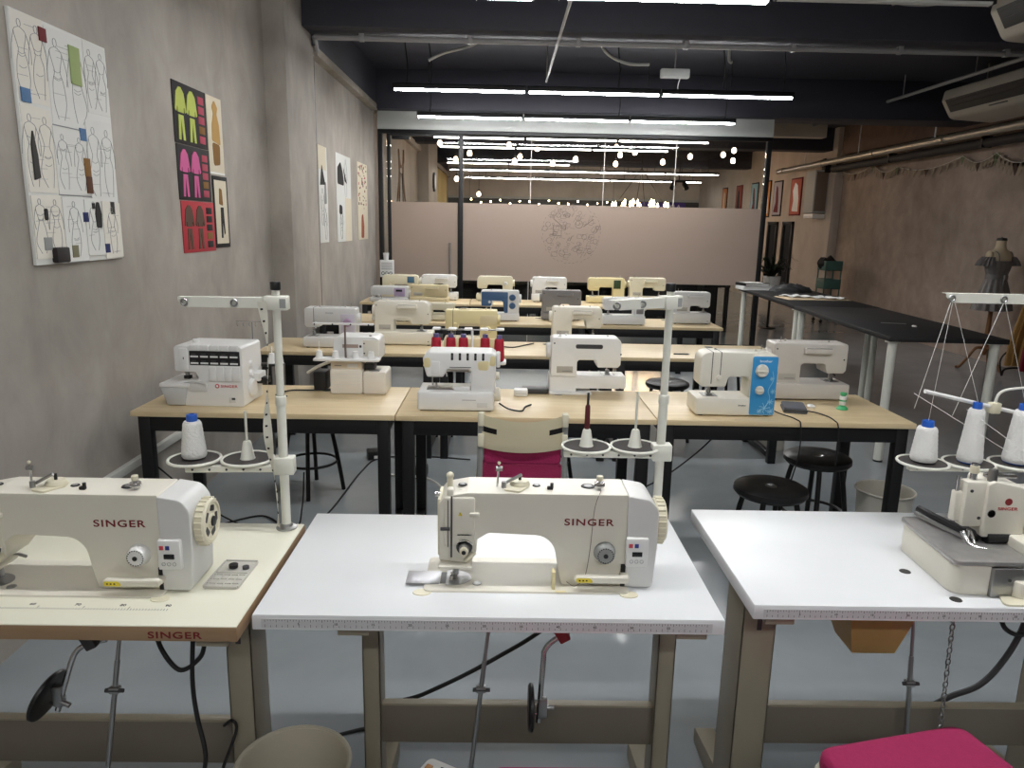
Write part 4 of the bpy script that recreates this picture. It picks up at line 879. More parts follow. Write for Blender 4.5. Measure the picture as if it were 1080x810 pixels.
# ---------------------------------------------------------------- domestic machines (front faces -Y; rz = PI shows the rear)
GM = 'domestic sewing machines on the work tables'
def home_machine(label, loc, rz=0, W=.37, H=.29, body=WHITEP, bed_h=.078, cw=.12, ah=.105, hw=.105, hb=.135, D=.17, bd=.115, rad=.02, hl=.012,
                 bedm=None, panel=None, dials=(), screen=None, handle='top', slots=(), back=False, plate=True, wheel=None, free_arm=False, texts=(), flush=False):
    t = thing('sewing_machine', label, 'sewing machine', loc, rz, GM); bedm = bedm or body; w_ = W/2
    if free_arm:
        b = MB().prism(roundpoly([(-w_+.0, .030), (w_-cw, .030), (w_-cw, 0), (w_, 0), (w_, bed_h), (-w_, bed_h)], [.012,.0,.0,.006,.004,.012]), 'Y', -D/2+.01, D/2-.03, bedm, .007); b.box(-w_*.1, w_, -D/2, D/2, 0, .014, bedm, .005)
    else:
        b = MB().box(-w_, w_, -D/2, D/2, .006, bed_h, bedm, .010)
        for sx in (-1, 1):
            for sy in (-1, 1): b.cyl((sx*(w_-.03), sy*(D/2-.03), 0), (sx*(w_-.03), sy*(D/2-.03), .008), .012, BLACKP, seg=10)
    b.build('bed', t)
    out = [(w_-.004, bed_h-.006), (w_-.004, H), (-w_+hl, H), (-w_+hl, hb+.015), (-w_+hl+.015, hb), (-w_+hl+hw, hb), (-w_+hl+hw+.012, H-ah), (w_-cw, H-ah), (w_-cw, bed_h-.006)]
    bd_ = MB().prism(roundpoly(out, [0, rad, rad*1.4, .012, .006, .012, .014, .018, 0], 5), 'Y', -bd/2, bd/2, body, .010, seg=3)
    if flush: bd_.box(w_-cw+.004, w_-.004, -D/2+.001, 0, bed_h-.02, H-.006, body, .012)
    bd_.build('body', t)
    yf = -bd/2 if not flush else -D/2+.001; hx = -w_+hl+hw*.48
    b = MB().cyl((hx, -.012, bed_h+.015), (hx, -.012, hb+.01), .0042, CHROME, seg=10).cyl((hx, -.012, bed_h), (hx, -.012, bed_h+.02), .0012, CHROME, seg=6).box(hx-.006, hx+.006, -.02, -.006, bed_h+.022, bed_h+.036, STEEL, .001); b.build('needle_bar', t)
    b = MB().cyl((hx+.004, 0, bed_h+.008), (hx+.004, 0, hb+.01), .004, CHROME, seg=10).box(hx-.012, hx+.014, -.03, .012, bed_h+.002, bed_h+.007, STEEL, .001).box(hx-.008, hx+.012, -.008, .008, bed_h+.006, bed_h+.026, STEEL, .002)
    b.tube([(hx+.004, .0, bed_h+.055), (hx+.004, .03, bed_h+.05), (hx+.004, .055, bed_h+.04)], .004, BLACKP if back else WHITEP); b.build('presser_foot', t)
    MB().box(hx-.035, hx+.035, -.05, .03, bed_h-.001, bed_h+.0015, STEEL, .0005).build('needle_plate', t)
    wm = wheel or body
    MB().lathe([(0, 0), (.036, 0), (.040, .004), (.040, .020), (.036, .024), (0, .024)], wm, c=(w_-.006, 0, H-.075), mtx=Matrix.Rotation(PI/2, 4, 'Y'), seg=28).build('handwheel', t)
    if handle == 'top':
        b = MB().box(-.075, .075, -.014, .014, H+.0, H+.006, wm, .003).box(-.075, -.065, -.012, .012, H-.004, H+.004, DARK); b.build('carry_handle', t)
    elif handle == 'rear':
        b = MB().prism(roundpoly([(-.10,H-.052),(.045,H-.052),(.045,H-.022),(-.10,H-.022)], .007), 'Y', bd/2-.002, bd/2+.020, body, .005).box(-.092, .037, bd/2+.0, bd/2+.0206, H-.0245, H-.0225, DARK); b.build('carry_handle', t)
    elif handle == 'slot':
        b = MB().prism(roundpoly([(-.07,H-.056),(.07,H-.056),(.07,H-.034),(-.07,H-.034)], .009), 'Y', bd/2-.001, bd/2+.0015, DARK, 0); b.build('carry_handle', t)
    b = MB().cyl((w_-.05, .02, H-.004), (w_-.05, .02, H+.028), .0025, CHROME if body is not YELLOWED else WHITEP, seg=8).cyl((w_-.05, .02, H-.002), (w_-.05, .02, H+.004), .011, body, seg=14).cyl((w_-.085, -.01, H-.002), (w_-.085, -.01, H+.010), .006, body, seg=12)
    b.cyl((-w_+.10, .01, H-.002), (-w_+.10, .01, H+.007), .005, CHROME, seg=10); b.build('spool_pin', t)
    if panel:
        (x0, x1, z0, z1, pm) = panel
        MB().prism(roundpoly([(x0, z0), (x1, z0), (x1, z1), (x0, z1)], .008), 'Y', yf-.003, yf+.002, pm, .001).build('front_panel', t)
    for (x, z, r, dm) in dials:
        b = MB().lathe([(0, .016), (r*.8, .016), (r*.88, .013), (r, .002), (r, 0)], dm, c=(x, yf-.003, z), mtx=Matrix.Rotation(PI/2, 4, 'X'), seg=28)
        b.box(x-r*.75, x+r*.75, yf-.024, yf-.018, z-r*.12, z+r*.12, dm, .002); b.build('dial', t)
    if screen:
        (x0, x1, z0, z1, sm) = screen
        MB().box(x0, x1, yf-.004, yf+.002, z0, z1, DARK, .002).box(x0+.004, x1-.004, yf-.0046, yf, z0+.004, z1-.004, sm, .0005).build('screen', t)
    if slots and not back:
        b = MB(); yq = -bd/2
        for (x, z0, z1) in slots: b.box(x-.0016, x+.0016, yq-.0012, yq+.004, z0, z1, DARK).box(x-.0016, x+.0016, yq, -yq, H-.004, H+.0006, DARK)
        b.build('thread_slot', t)
    b = MB().cyl((hx+.03, -bd/2-.010, H-ah-.004), (hx+.03, -bd/2+.002, H-ah-.004), .012, body, seg=20, bev=.002) if not back else MB().box(-w_+hl+.004, -w_+hl+.008, -.03, .03, hb+.03, H-.03, DARK)
    b.build('tension_dial' if not back else 'face_plate', t)
    if plate:
        yb = bd/2
        b = MB().box(w_-cw*.85, w_-cw*.25, yb-.001, yb+.0012, bed_h+.015, bed_h+.05, mat('pale_rating_label', (176,172,162), 0.5), .0005).box(w_-cw*.8, w_-cw*.45, yb+.001, yb+.0016, bed_h+.022, bed_h+.027, MIDGREY); b.build('rating_label', t)
        b = MB()
        for (x, z) in ((w_-.02, H-.03), (-w_+.035, H*.72), (-w_+.03, .03)): b.cyl((x, yb-.002, z), (x, yb+.0012, z), .0042, BLACKP, seg=10) if z > bed_h else b.cyl((x, D/2-.002 if not free_arm else D/2-.032, z), (x, D/2+.001 if not free_arm else D/2-.029, z), .0042, BLACKP, seg=10)
        b.build('screw_hole', t)
    for (s_, x, z, sz, m_, face) in texts:
        y_ = {'body': yf-.0006, 'panel': yf-.0034, 'bed': -D/2-.0006}[face]; text('lettering', s_, sz, m_, t, (x, y_, z), FRONT, 1.15, .0004)
    return t
PALET = mat('white_lettering', (232,238,244), .5)
# ---- nearest row
m = home_machine('cream sewing machine with sky blue flower panel and two cream dials', (1.100, 3.44, WZ), 0, .372, .30, IVORY, .088, .122, .115, .125, .135, .18, .12, .03, .016,
    panel=(.064, .181, .012, .288, BLUEPAN), dials=((.108, .222, .031, IVORY), (.104, .130, .021, IVORY)), slots=((-.115, .15, .30), (-.075, .19, .296)), texts=(('brother', .095, .262, .016, PALET, 'panel'), ('brother', .012, .052, .010, INK, 'bed')), handle='none', flush=True)
b = MB(); yp = -.0935; FLOW = mat('pale_blue_flower_print', (150,206,232), .5); rnd = random.Random(3)
for (cx, cz, r) in ((.135,.045,.026),(.160,.075,.014),(.112,.03,.012),(.168,.125,.012),(.158,.185,.010),(.166,.03,.016)):
    for k in range(7):
        a = 2*PI*k/7; b.tube([(cx, yp, cz), (cx+r*.6*math.cos(a)-.002, yp, cz+r*.6*math.sin(a)), (cx+r*math.cos(a+.2), yp, cz+r*math.sin(a+.2))], .0016, FLOW, seg=4, n=3)
b.tube([(.13,yp,.04),(.155,yp,.09),(.145,yp,.13),(.165,yp,.18),(.158,yp,.22)], .0014, FLOW, seg=4); b.build('flower_print', m)
home_machine('pale warm grey sewing machine seen from the rear beside the blue panelled one', (1.600, 3.80, WZ), PI, .405, .295, WARMGREY, .088, .150, .105, .100, .140, .18, .13, .012, .018, handle='rear', back=True)
home_machine('plain white sewing machine seen from the rear near the middle of the nearest row', (.455, 3.83, WZ), PI, .40, .298, WHITEP, .098, .140, .115, .120, .143, .17, .125, .022, .034, handle='slot', back=True, free_arm=True)
# ---- second row
home_machine('cool white computer machine with lavender dial, left end of the second row', (-1.184, 5.16, WZ), 0, .37, .275, GREYW, .075, .125, .105, .10, .14, .18, .12, .014, .010, panel=(.075,.17,.10,.235,mat('pale_lilac_panel',(206,200,212),.4)), dials=((.120,.175,.030,mat('lilac_dial',(176,150,176),.4)),), slots=((-.11,.15,.27),), texts=(('SINGER', -.03, .235, .014, PENCIL, 'body'),))
home_machine('ivory sewing machine seen from the rear with green window, second row', (-.70, 5.33, WZ), PI, .42, .312, IVORY, .095, .140, .125, .135, .15, .18, .13, .035, .02, handle='rear', back=True)
home_machine('yellowed cream sewing machine standing behind the crimson cones', (-.215, 5.22, WZ), 0, .375, .27, YELLOWED, .075, .125, .095, .085, .125, .17, .115, .008, .008, bedm=BEIGE, dials=((.118,.135,.024,YELLOWED),), slots=((-.125,.14,.262),), panel=(.065,.18,.165,.235,BEIGE))
home_machine('off-white sewing machine seen from the rear in the right half of the second row', (.55, 5.36, WZ), PI, .375, .29, IVORY, .07, .145, .09, .11, .14, .18, .125, .022, .014, handle='rear', back=True)
# ---- third row
home_machine('low ivory sewing machine half hidden at the left end of the third row', (-.98, 6.62, WZ), 0, .34, .165, IVORY, .06, .12, .06, .09, .09, .17, .115, .015, .01, plate=False)
home_machine('low cream machine hidden behind the ivory one in the third row', (-.585, 6.72, WZ), PI, .34, .155, CREAM, .06, .13, .06, .09, .085, .17, .115, .012, .01, back=True)
m4 = home_machine('white sewing machine with slate blue front and two blue dials, third row', (-.02, 6.78, WZ), 0, .36, .275, WHITEP, .07, .125, .10, .10, .13, .17, .12, .016, .010, panel=(-.165,.074,.185,.262,NAVYPAN), dials=((.115,.215,.030,NAVYPAN),(.115,.140,.030,NAVYPAN)), texts=())
MB().prism(roundpoly([(.042,.075),(.074,.075),(.074,.20),(.0,.20),(.030,.172)], .008), 'Y', -.0635, -.056, NAVYPAN, .001).build('front_panel', m4)
MB().prism(roundpoly([(-.165,.135),(-.075,.135),(-.072,.19),(-.165,.19)], .008), 'Y', -.0635, -.056, NAVYPAN, .001).build('front_panel', m4)
home_machine('mid grey sewing machine seen from the rear in the third row', (.555, 6.92, WZ), PI, .37, .275, MIDGREY, .07, .17, .125, .10, .13, .17, .125, .008, .006, handle='rear', back=True)
home_machine('white sewing machine with grey side panel under the stand arm, third row', (1.09, 6.66, WZ), 0, .385, .24, WHITEP, .085, .10, .09, .10, .13, .18, .12, .015, .012, panel=(.115,.178,.10,.20,MIDGREY))
home_machine('white sewing machine at the right end of the third row with its threads showing', (1.74, 6.82, WZ), PI, .35, .29, GREYW, .10, .16, .125, .085, .15, .17, .12, .014, .008, handle='rear', back=True)
# ---- farthest row
home_machine('pale machine with lavender control panel at the left end of the farthest row', (-1.24, 8.23, WZ), 0, .425, .172, GREYW, .05, .125, .09, .12, .07, .17, .12, .02, .008, panel=(.055,.175,.065,.155,LAVENDER), screen=(.075,.145,.115,.14,SCREEND))
home_machine('beige flat fronted machine beside the lavender panelled one, farthest row', (-.80, 8.26, WZ), PI, .425, .192, BEIGE, .06, .16, .125, .12, .065, .17, .12, .010, .008, handle='rear', back=True)
home_machine('cream sewing machine with blue grey screen in the back left corner', (-1.165, 8.56, WZ), 0, .42, .275, CREAM, .075, .12, .105, .12, .14, .17, .12, .03, .010, screen=(.085,.165,.19,.258,SCREENB))
home_machine('white sewing machine seen from the rear behind the beige one, farthest row', (-.715, 8.58, WZ), PI, .42, .285, WHITEP, .085, .13, .10, .14, .14, .17, .125, .03, .016, handle='rear', back=True)
home_machine('cream sewing machine with round grey plate near the black door post', (-.085, 8.56, WZ), 0, .42, .28, CREAM, .08, .12, .095, .11, .14, .17, .12, .03, .010, dials=((.125,.20,.022,GREYW),))
home_machine('white sewing machine seen from the rear under the etched round drawing', (.545, 8.56, WZ), PI, .405, .282, WHITEP, .085, .15, .115, .10, .14, .17, .125, .02, .010, handle='rear', back=True)
home_machine('yellowed sewing machine with dark green screen in the farthest row', (1.19, 8.56, WZ), 0, .43, .285, YELLOWED, .075, .135, .105, .12, .14, .17, .12, .024, .010, screen=(.085,.165,.165,.262,SCREENG))
home_machine('cream sewing machine seen from the rear at the right end of the farthest row', (1.67, 8.56, WZ), PI, .42, .295, CREAM, .08, .15, .11, .12, .15, .17, .125, .015, .010, handle='rear', back=True)

# ---------------------------------------------------------------- domestic overlockers
GO = 'domestic overlockers on the nearest row'
t = thing('overlocker', 'white overlocker with a black tension window and red lettering, left end of the nearest row', 'overlock machine', (-1.335, 3.50, WZ), -.04, GO)
b = MB().prism(roundpoly([(-.135,0),(.145,0),(.145,.285),(-.172,.285),(-.172,.165),(-.075,.160),(-.060,.125),(-.135,.118)], [.004,.012,.016,.016,.006,.012,.01,.006], 5), 'Y', -.115, .125, WHITEP, .008, seg=3); b.build('body', t)
b = MB().prism([(-.215,.004),(-.135,.004),(-.118,.088),(-.245,.088)], 'Y', -.125, .10, mat('pale_grey_cloth_plate', (196,198,198), .35), .004).prism([(-.250,.088),(-.110,.088),(-.105,.108),(-.245,.108)], 'Y', -.128, .105, WHITEP, .004); b.build('cloth_plate', t)
b = MB().box(-.100, .135, -.118, -.112, .195, .262, BLACKP, .003)
for k in range(5):
    for j in range(2): b.box(-.094+.046*k, -.058+.046*k, -.1195, -.117, .201+.031*j, .209+.031*j, WHITEP, .0005).box(-.090+.046*k, -.068+.046*k, -.1192, -.117, .212+.031*j, .219+.031*j, DARK, .0005)
b.build('tension_window', t)
for k in range(5): MB().box(-.098+.047*k, -.056+.047*k, -.119, -.08, .262, .290, WHITEP, .004).build('top_cap', t)
for k in range(4): MB().box(-.012+.037*k, .0215+.037*k, -.122, -.10, .122, .190, WHITEP, .003).build('looper_cover', t)
b = MB().box(-.150, -.108, -.120, -.10, .17, .275, WHITEP, .006).box(-.128, -.124, -.1212, -.119, .222, .232, DARK); b.build('face_cover', t)
b = MB().box(-.155, -.125, -.07, -.04, .118, .135, BLACKP, .003).cyl((-.14,-.06,.12),(-.14,-.06,.168), .004, CHROME).box(-.148, -.130, -.068, -.052, .138, .156, STEEL, .002); b.build('presser_foot', t)
b = MB().tube([(-.125,-.118,.112),(-.08,-.126,.122),(-.03,-.124,.112),(-.03,-.12,.09)], .003, GREYW); b.build('thread_lever', t); MB().prism(roundpoly([(-.118,.07),(-.025,.07),(-.025,.108),(-.118,.108)], .006), 'Y', -.1175, -.113, GREYW, .001).build('looper_door', t)
b = MB().box(.075, .105, -.1178, -.113, .02, .045, GREYW, .001).box(.088, .104, -.1186, -.116, .034, .044, DARK); b.build('release_catch', t)
b = MB().lathe([(0, .001), (.010, .001), (.010, 0)], MATS['bright_red_lettering'], c=(.022,-.1155,.098), mtx=Matrix.Rotation(PI/2,4,'X'), seg=20).lathe([(0, .0015), (.006, .0015), (.006, 0)], WHITEP, c=(.022,-.1155,.098), mtx=Matrix.Rotation(PI/2,4,'X'), seg=16)
b.build('emblem', t); text('lettering', 'SINGER', .017, MATS['bright_red_lettering'], t, (.038,-.1156,.092), FRONT, 1.3, .0004, 'LEFT', 1.1)
b = MB()
for z, r in ((.190,.017),(.145,.017)): b.lathe([(0,.012),(r*.8,.012),(r,0)], WHITEP, c=(.145,-.02,z), mtx=Matrix.Rotation(PI/2,4,'Y'), seg=20)
b.lathe([(0,.018),(.036,.018),(.042,.012),(.042,0)], WHITEP, c=(.145,-.02,.075), mtx=Matrix.Rotation(PI/2,4,'Y'), seg=26); b.build('handwheel', t)
MB().cyl((-.115,0,.283),(-.115,0,.30), .017, WHITEP, seg=18, bev=.004).build('pressure_knob', t)
b = MB().box(.05, .25, .12, .17, .15, .162, BLACKP, .004).cyl((.10,.15,.16),(.10,.15,.365), .0035, STEEL, seg=10).box(.02, .16, .146, .154, .365, .369, CHROME, .001)
for k in range(5): b.tube([(.03+.03*k,.15,.367),(.028+.03*k,.14,.355),(.034+.03*k,.14,.345)], .0015, STEEL, seg=6, n=3)
b.build('thread_guide', t)
for k in range(2): MB().lathe([(.020,.0),(.018,.004),(.013,.05),(.004,.052),(.003,.085),(0,.085)], WHITEP, c=(.19+.04*k,.15,.162), seg=14).build('cone_holder', t)
b = MB().box(.14, .21, .02, .07, .085, .115, BLACKP, .004).box(.14, .18, .0, .09, .10, .14, WHITEP, .004); b.build('power_socket', t)

SHELL = mat('warm_white_shell', (228,223,214), .36, var=.03)
t = thing('overlocker', 'white overlocker seen from the rear with spool shelf sticking out left', 'overlock machine', (-.745, 3.80, WZ), 0, GO)
b = MB().prism(roundpoly([(-.118,0),(.045,0),(.045,.128),(-.118,.128)], .012), 'Y', -.12, .10, SHELL, .008).prism(roundpoly([(.047,0),(.165,0),(.165,.118),(.047,.118)], .012), 'Y', -.118, .06, SHELL, .010)
for k in range(4): b.box(-.11, .035, -.1205, -.118, .05+.018*k, .052+.018*k, GREYW)
b.build('base', t)
b = MB().box(-.115, .042, -.112, .10, .126, .178, mat('sand_plastic', (210,198,180), .4), .005).box(-.095, -.06, -.1135, -.111, .145, .149, MIDGREY).box(-.03, .02, -.1135, -.111, .138, .156, GREYW); b.build('rear_panel', t)
b = MB().prism(roundpoly([(-.108,.172),(.128,.172),(.128,.288),(-.108,.288)], [.004,.004,.03,.03]), 'Y', -.075, .09, WHITEP, .010, seg=3)
b.cyl((.075,-.03,.286),(.075,-.03,.291), .007, BLACKP).box(-.06, .02, -.0765, -.074, .232, .250, mat('dusty_tan_label', (170,150,140), .5)).box(.026, .036, -.0768, -.074, .234, .246, BLACKP).cyl((.05,-.077,.255),(.05,-.074,.255), .004, BLACKP).cyl((.05,-.077,.205),(.05,-.074,.205), .004, BLACKP).box(.044, .124, -.0762, -.074, .19, .272, IVORY, .001)
b.build('body', t)
b = MB().prism(roundpoly([(-.195,-.15),(.135,-.15),(.135,-.07),(-.195,-.07)], .012), 'Z', .174, .186, WHITEP, .003); b.build('spool_shelf', t)
for x in (-.170, -.088, .012, .09): MB().lathe([(.022,0),(.018,.006),(.014,.034),(.010,.036),(0,.036)], WHITEP, c=(x,-.11,.186), seg=16).build('cone_holder', t)
MB().cyl((-.170,-.11,.22),(-.170,-.11,.268), .0025, WHITEP, seg=8).build('spool_pin', t)
b = MB().cyl((-.040,-.10,.186),(-.040,-.10,.352), .005, mat('brown_grey_post', (130,112,108), .4, .4), seg=10).box(-.20, .105, -.108, -.092, .352, .362, WHITEP, .003)
for k in range(4): b.cyl((-.19+.09*k,-.109,.355),(-.19+.09*k,-.106,.355), .004, BLACKP, seg=10)
b.build('thread_guide', t)
b = MB().box(.047, .10, -.07, .0, .118, .150, DARK, .004).cyl((.09,-.05,.118),(.09,-.05,.17), .005, STEEL).box(.075, .13, -.10, -.04, .118, .122, STEEL, .001); b.build('presser_foot', t)
b = MB().tube([(-.125,-.08,.16),(-.20,-.05,.125),(-.26,.0,.085)], .008, GREYW); b.build('waste_arm', t)
tag(MB().box(-.115, -.05, -.05, .05, 0, .10, BLACKP, .006).build('adapter', loc=(-.85, 3.80, WZ)), 'black plastic power adapter tucked behind the rear facing overlocker', 'adapter')

t = thing('overlocker', 'white coverstitch machine with five black top slots and yellowed corners', 'overlock machine', (-.208, 3.455, WZ), 0, GO)
b = MB().prism(roundpoly([(-.178,.004),(.178,.004),(.178,.094),(-.178,.094)], .010), 'Y', -.095, .115, WHITEP, .010, seg=3); b.box(-.165, .165, -.085, .1, 0, .006, BLACKP); b.build('bed', t)
b = MB().prism(roundpoly([(.185,.088),(.185,.265),(.165,.278),(-.125,.278),(-.155,.25),(-.150,.21),(-.135,.158),(-.060,.158),(-.040,.195),(.070,.195),(.070,.088)], [0,.012,.02,.02,.02,.02,.012,.012,.012,.014,0], 5), 'Y', -.075, .085, WHITEP, .010, seg=3); b.build('body', t)
b = MB()
for k in range(5): b.box(-.018+.036*k-.006, -.018+.036*k+.006, -.077, -.06, .240, .274, BLACKP, .003).box(-.018+.036*k-.004, -.018+.036*k+.004, -.0785, -.07, .250, .264, DARK, .002)
b.build('tension_slot', t)
for pp in ([(-.153,.205),(-.118,.205),(-.118,.25),(-.146,.25)], [(.105,.195),(.150,.195),(.155,.24),(.10,.235)], [(.155,.215),(.182,.215),(.182,.262),(.16,.264)]): MB().prism(roundpoly(pp, .01), 'Y', -.0765, -.072, YELLOWED, .001).build('yellowed_patch', t, label='yellowed plastic patch')
b = MB().box(-.115, -.075, -.078, -.07, .175, .235, WHITEP, .003).box(-.03, .07, -.0765, -.07, .206, .209, DARK); b.build('face_cover', t)
b = MB().cyl((-.095,-.02,.098),(-.095,-.02,.165), .005, CHROME).cyl((-.112,-.02,.11),(-.112,-.02,.165), .004, WHITEP).box(-.11,-.08,-.04,.0,.125,.15,BLACKP,.003).box(-.108,-.082,-.045,.005,.094,.100,STEEL,.001).tube([(-.07,-.03,.16),(-.05,-.04,.175),(-.045,-.03,.155)], .004, WHITEP); b.build('presser_foot', t)
b = MB().box(-.14, .07, -.05, .04, .0935, .0955, STEEL, .0008); b.build('needle_plate', t)
b = MB().prism(roundpoly([(-.02,.115),(-.005,.095),(.065,.095),(.065,.115)], .004), 'Y', -.078, -.05, WHITEP, .003); b.build('looper_cover', t)
b = MB().lathe([(0,.03),(.028,.03),(.034,.024),(.034,0)], IVORY, c=(.178,.02,.06), mtx=Matrix.Rotation(PI/2,4,'Y'), seg=24).lathe([(0,.016),(.018,.016),(.020,0)], IVORY, c=(.185,-.02,.16), mtx=Matrix.Rotation(PI/2,4,'Y'), seg=20).box(.185, .205, -.03, .03, .20, .27, WHITEP, .006); b.build('handwheel', t)
b = MB().box(.10, .15, -.0965, -.094, .022, .045, GREYW, .001).box(.03, .095, -.0962, -.094, .055, .0575, PENCIL); b.build('front_print', t)
b = MB().prism(roundpoly([(-.15,.14),(.235,.14),(.235,.25),(-.15,.25)], .02), 'Z', .180, .195, WHITEP, .004).box(-.10, .10, .10, .16, .15, .188, WHITEP, .004)
b.build('spool_shelf', t)
b = MB().cyl((.065,.16,.17),(.065,.16,.35), .006, WHITEP, seg=12).box(-.13, .22, .155, .165, .348, .355, STEEL, .002)
for k in range(5): b.box(-.13+.078*k, -.09+.078*k, .13, .19, .351, .360, GREYW, .004)
b.build('thread_guide', t)
for k, (x, y) in enumerate([(-.115,.19),(-.042,.19),(.020,.19),(.128,.19),(.198,.165)]):
    cone(f'crimson thread cone on the coverstitch machine shelf, {["leftmost","second from left","middle one","fourth from left","rightmost"][k]} of five', (-.208+x, 3.455+y, WZ+.1955), .118, .0265, .0225, REDTH, mat('violet_grey_cap', (110,104,160), .4), 'crimson thread cones in a row')

# ================================================================ STOOLS
def stool(label, loc, h=.46, rz=0, seatm=BLACKP, r=.163, group='round stools under the tables'):
    t = thing('round_stool', label, 'stool', loc, rz, group)
    b = MB().lathe([(.022,h-.012),(.03,h-.004),(r*.5,h),(r*.9,h-.001),(r,h-.010),(r+.002,h-.03),(r-.01,h-.044),(r*.7,h-.046),(0.03,h-.046),(.022,h-.04)], seatm, seg=44); s_ = b.build('seat', t)
    MB().lathe([(0,h-.010),(.018,h-.010),(.026,h-.003),(.027,h-.012)], STEEL, seg=20).build('centre_cap', s_)
    for k in range(4):
        a = PI/4+k*PI/2; c, s2 = math.cos(a), math.sin(a)
        MB().tube([(c*.11,s2*.11,h-.04),(c*.13,s2*.13,h-.12),(c*.165,s2*.165,.14),(c*.185,s2*.185,0)], .0125, BLACKM, seg=10).build('leg', t)
    MB().ring((0,0,.185), .150, .008, BLACKM, seg=32).build('foot_ring', t)
    return t
stool('black round stool in front, nearest the overlocker table', (1.245, 3.20, 0), .46, .2)
stool('black round stool tucked under the last table of the nearest row', (1.625, 3.60, 0), .485, .5)
stool('black round stool under the left table of the nearest row', (-1.13, 4.28, 0), .46, .9, r=.17)
stool('black round stool between the second and nearest rows, below the stand arm', (1.27, 5.50, 0), .46, .3)
stool('black round stool behind the middle table of the nearest row', (.27, 4.35, 0), .46, .7)
stool('pale topped round stool behind the second row', (1.85, 6.05, 0), .56, .2, HEADER)
# small things on the nearest row
t = thing('wallet', 'grey folded fabric wallet on the oak table right of the blue panelled machine', 'wallet', (1.435, 3.50, WZ), -.25)
WAL = mat('charcoal_wallet_cloth', (92,94,102), .8, var=.12, scale=60)
MB().prism(roundpoly([(-.055,-.075),(.055,-.075),(.055,.075),(-.055,.075)], .012), 'Z', .0, .014, WAL, .005).prism(roundpoly([(-.053,-.073),(.053,-.073),(.053,.075),(-.053,.075)], .012), 'Z', .015, .028, WAL, .006).build('cover', t)
MB().box(-.054, .054, -.077, -.072, .008, .020, DARK, .002).build('zip', t)
t = thing('thread_spool', 'small green and white thread spool standing at the right of the nearest row', 'thread spool', (1.690, 3.535, WZ))
GRN = mat('clear_green_plastic', (70,168,110), .35)
b = MB().lathe([(0,0),(.026,0),(.028,.004),(.022,.012),(.012,.018),(.012,.070),(.016,.074),(.016,.084),(0,.086)], GRN, seg=24); b.build('spool', t)
MB().lathe([(.0135,.022),(.016,.026),(.016,.064),(.0135,.068)], WHITETH, seg=20).lathe([(.0162,.042),(.0166,.043),(.0166,.048),(.0162,.049)], GRN, seg=20).build('wound_thread', t)
tag(MB().lathe([(0,0),(.018,0),(.021,.008),(.012,.016),(0,.017)], WHITEP, seg=18).build('chalk_piece', loc=(1.545, 3.56, WZ)), 'small white chalk lump behind the grey wallet', 'chalk')
tag(MB().box(-.035,.035,-.03,.03,0,.035,WHITEP,.006).box(-.028,.028,-.031,-.02,.012,.024,GREYW,.001).build('plug_box', loc=(.105, 3.72, WZ)), 'small white box between the coverstitch and the plain white machine', 'box')
tag(MB().prism(roundpoly([(-.075,-.045),(.075,-.045),(.065,.05),(-.065,.05)], .02), 'Z', 0, .028, DARK, .008).build('foot_pedal', loc=(.18, 3.80, WZ)), 'dark foot pedal lying behind the small white box', 'foot pedal')
GC = 'machine cables on the work tables'
cable('black cable pair from the coverstitch machine to the cable hole', [(-.005,3.42,WZ+.03),(.04,3.40,WZ+.008),(.10,3.37,WZ+.006),(.12,3.45,WZ+.006),(.15,3.50,WZ+.006)], .004, CABLE, 'machine_cable', GC)
cable('black cable between the two overlockers at the left', [(-.88,3.76,WZ+.005),(-.98,3.74,WZ+.005),(-1.08,3.72,WZ+.006),(-1.12,3.62,WZ+.005),(-1.06,3.60,WZ+.005)], .004, CABLE, 'machine_cable', GC)
cable('black cables falling from the wallet over the table edge', [(1.29,3.50,WZ+.02),(1.33,3.42,WZ+.006),(1.37,3.30,WZ+.006),(1.38,3.262,WZ-.02),(1.38,3.262,WZ-.18),(1.34,3.30,.3)], .003, CABLE, 'machine_cable', GC)
cable('thin black cable hanging over the front edge right of the wallet', [(1.46,3.50,WZ+.005),(1.53,3.42,WZ+.005),(1.545,3.30,WZ+.006),(1.555,3.262,WZ-.03),(1.56,3.262,WZ-.2)], .003, CABLE, 'machine_cable', GC)
tag(MB().tube([(-.45,5.02,WZ+.008),(-.40,5.03,WZ+.01),(-.33,5.02,WZ+.008)], .007, DARK).ring((-.47,5.03,WZ+.008), .018, .004, DARK, sx=1.3).ring((-.47,4.99,WZ+.008), .018, .004, DARK, sx=1.3).build('scissors'), 'dark scissors lying on the second row in front of the ivory machine', 'scissors')
tag(MB().cyl((.0,0,.005),(.10,0,.005),.005,DARK).cyl((.10,0,.005),(.112,0,.005),.005,STEEL,r1=.001).build('pencil', loc=(1.20, 5.06, WZ)), 'dark pencil lying on the bare right table of the second row', 'pencil')
cable('black cable lying on the second row right of the crimson cones', [(-.0,5.25,WZ+.005),(.08,5.22,WZ+.005),(.14,5.28,WZ+.005),(.24,5.42,WZ+.005)], .004, CABLE, 'machine_cable', GC)
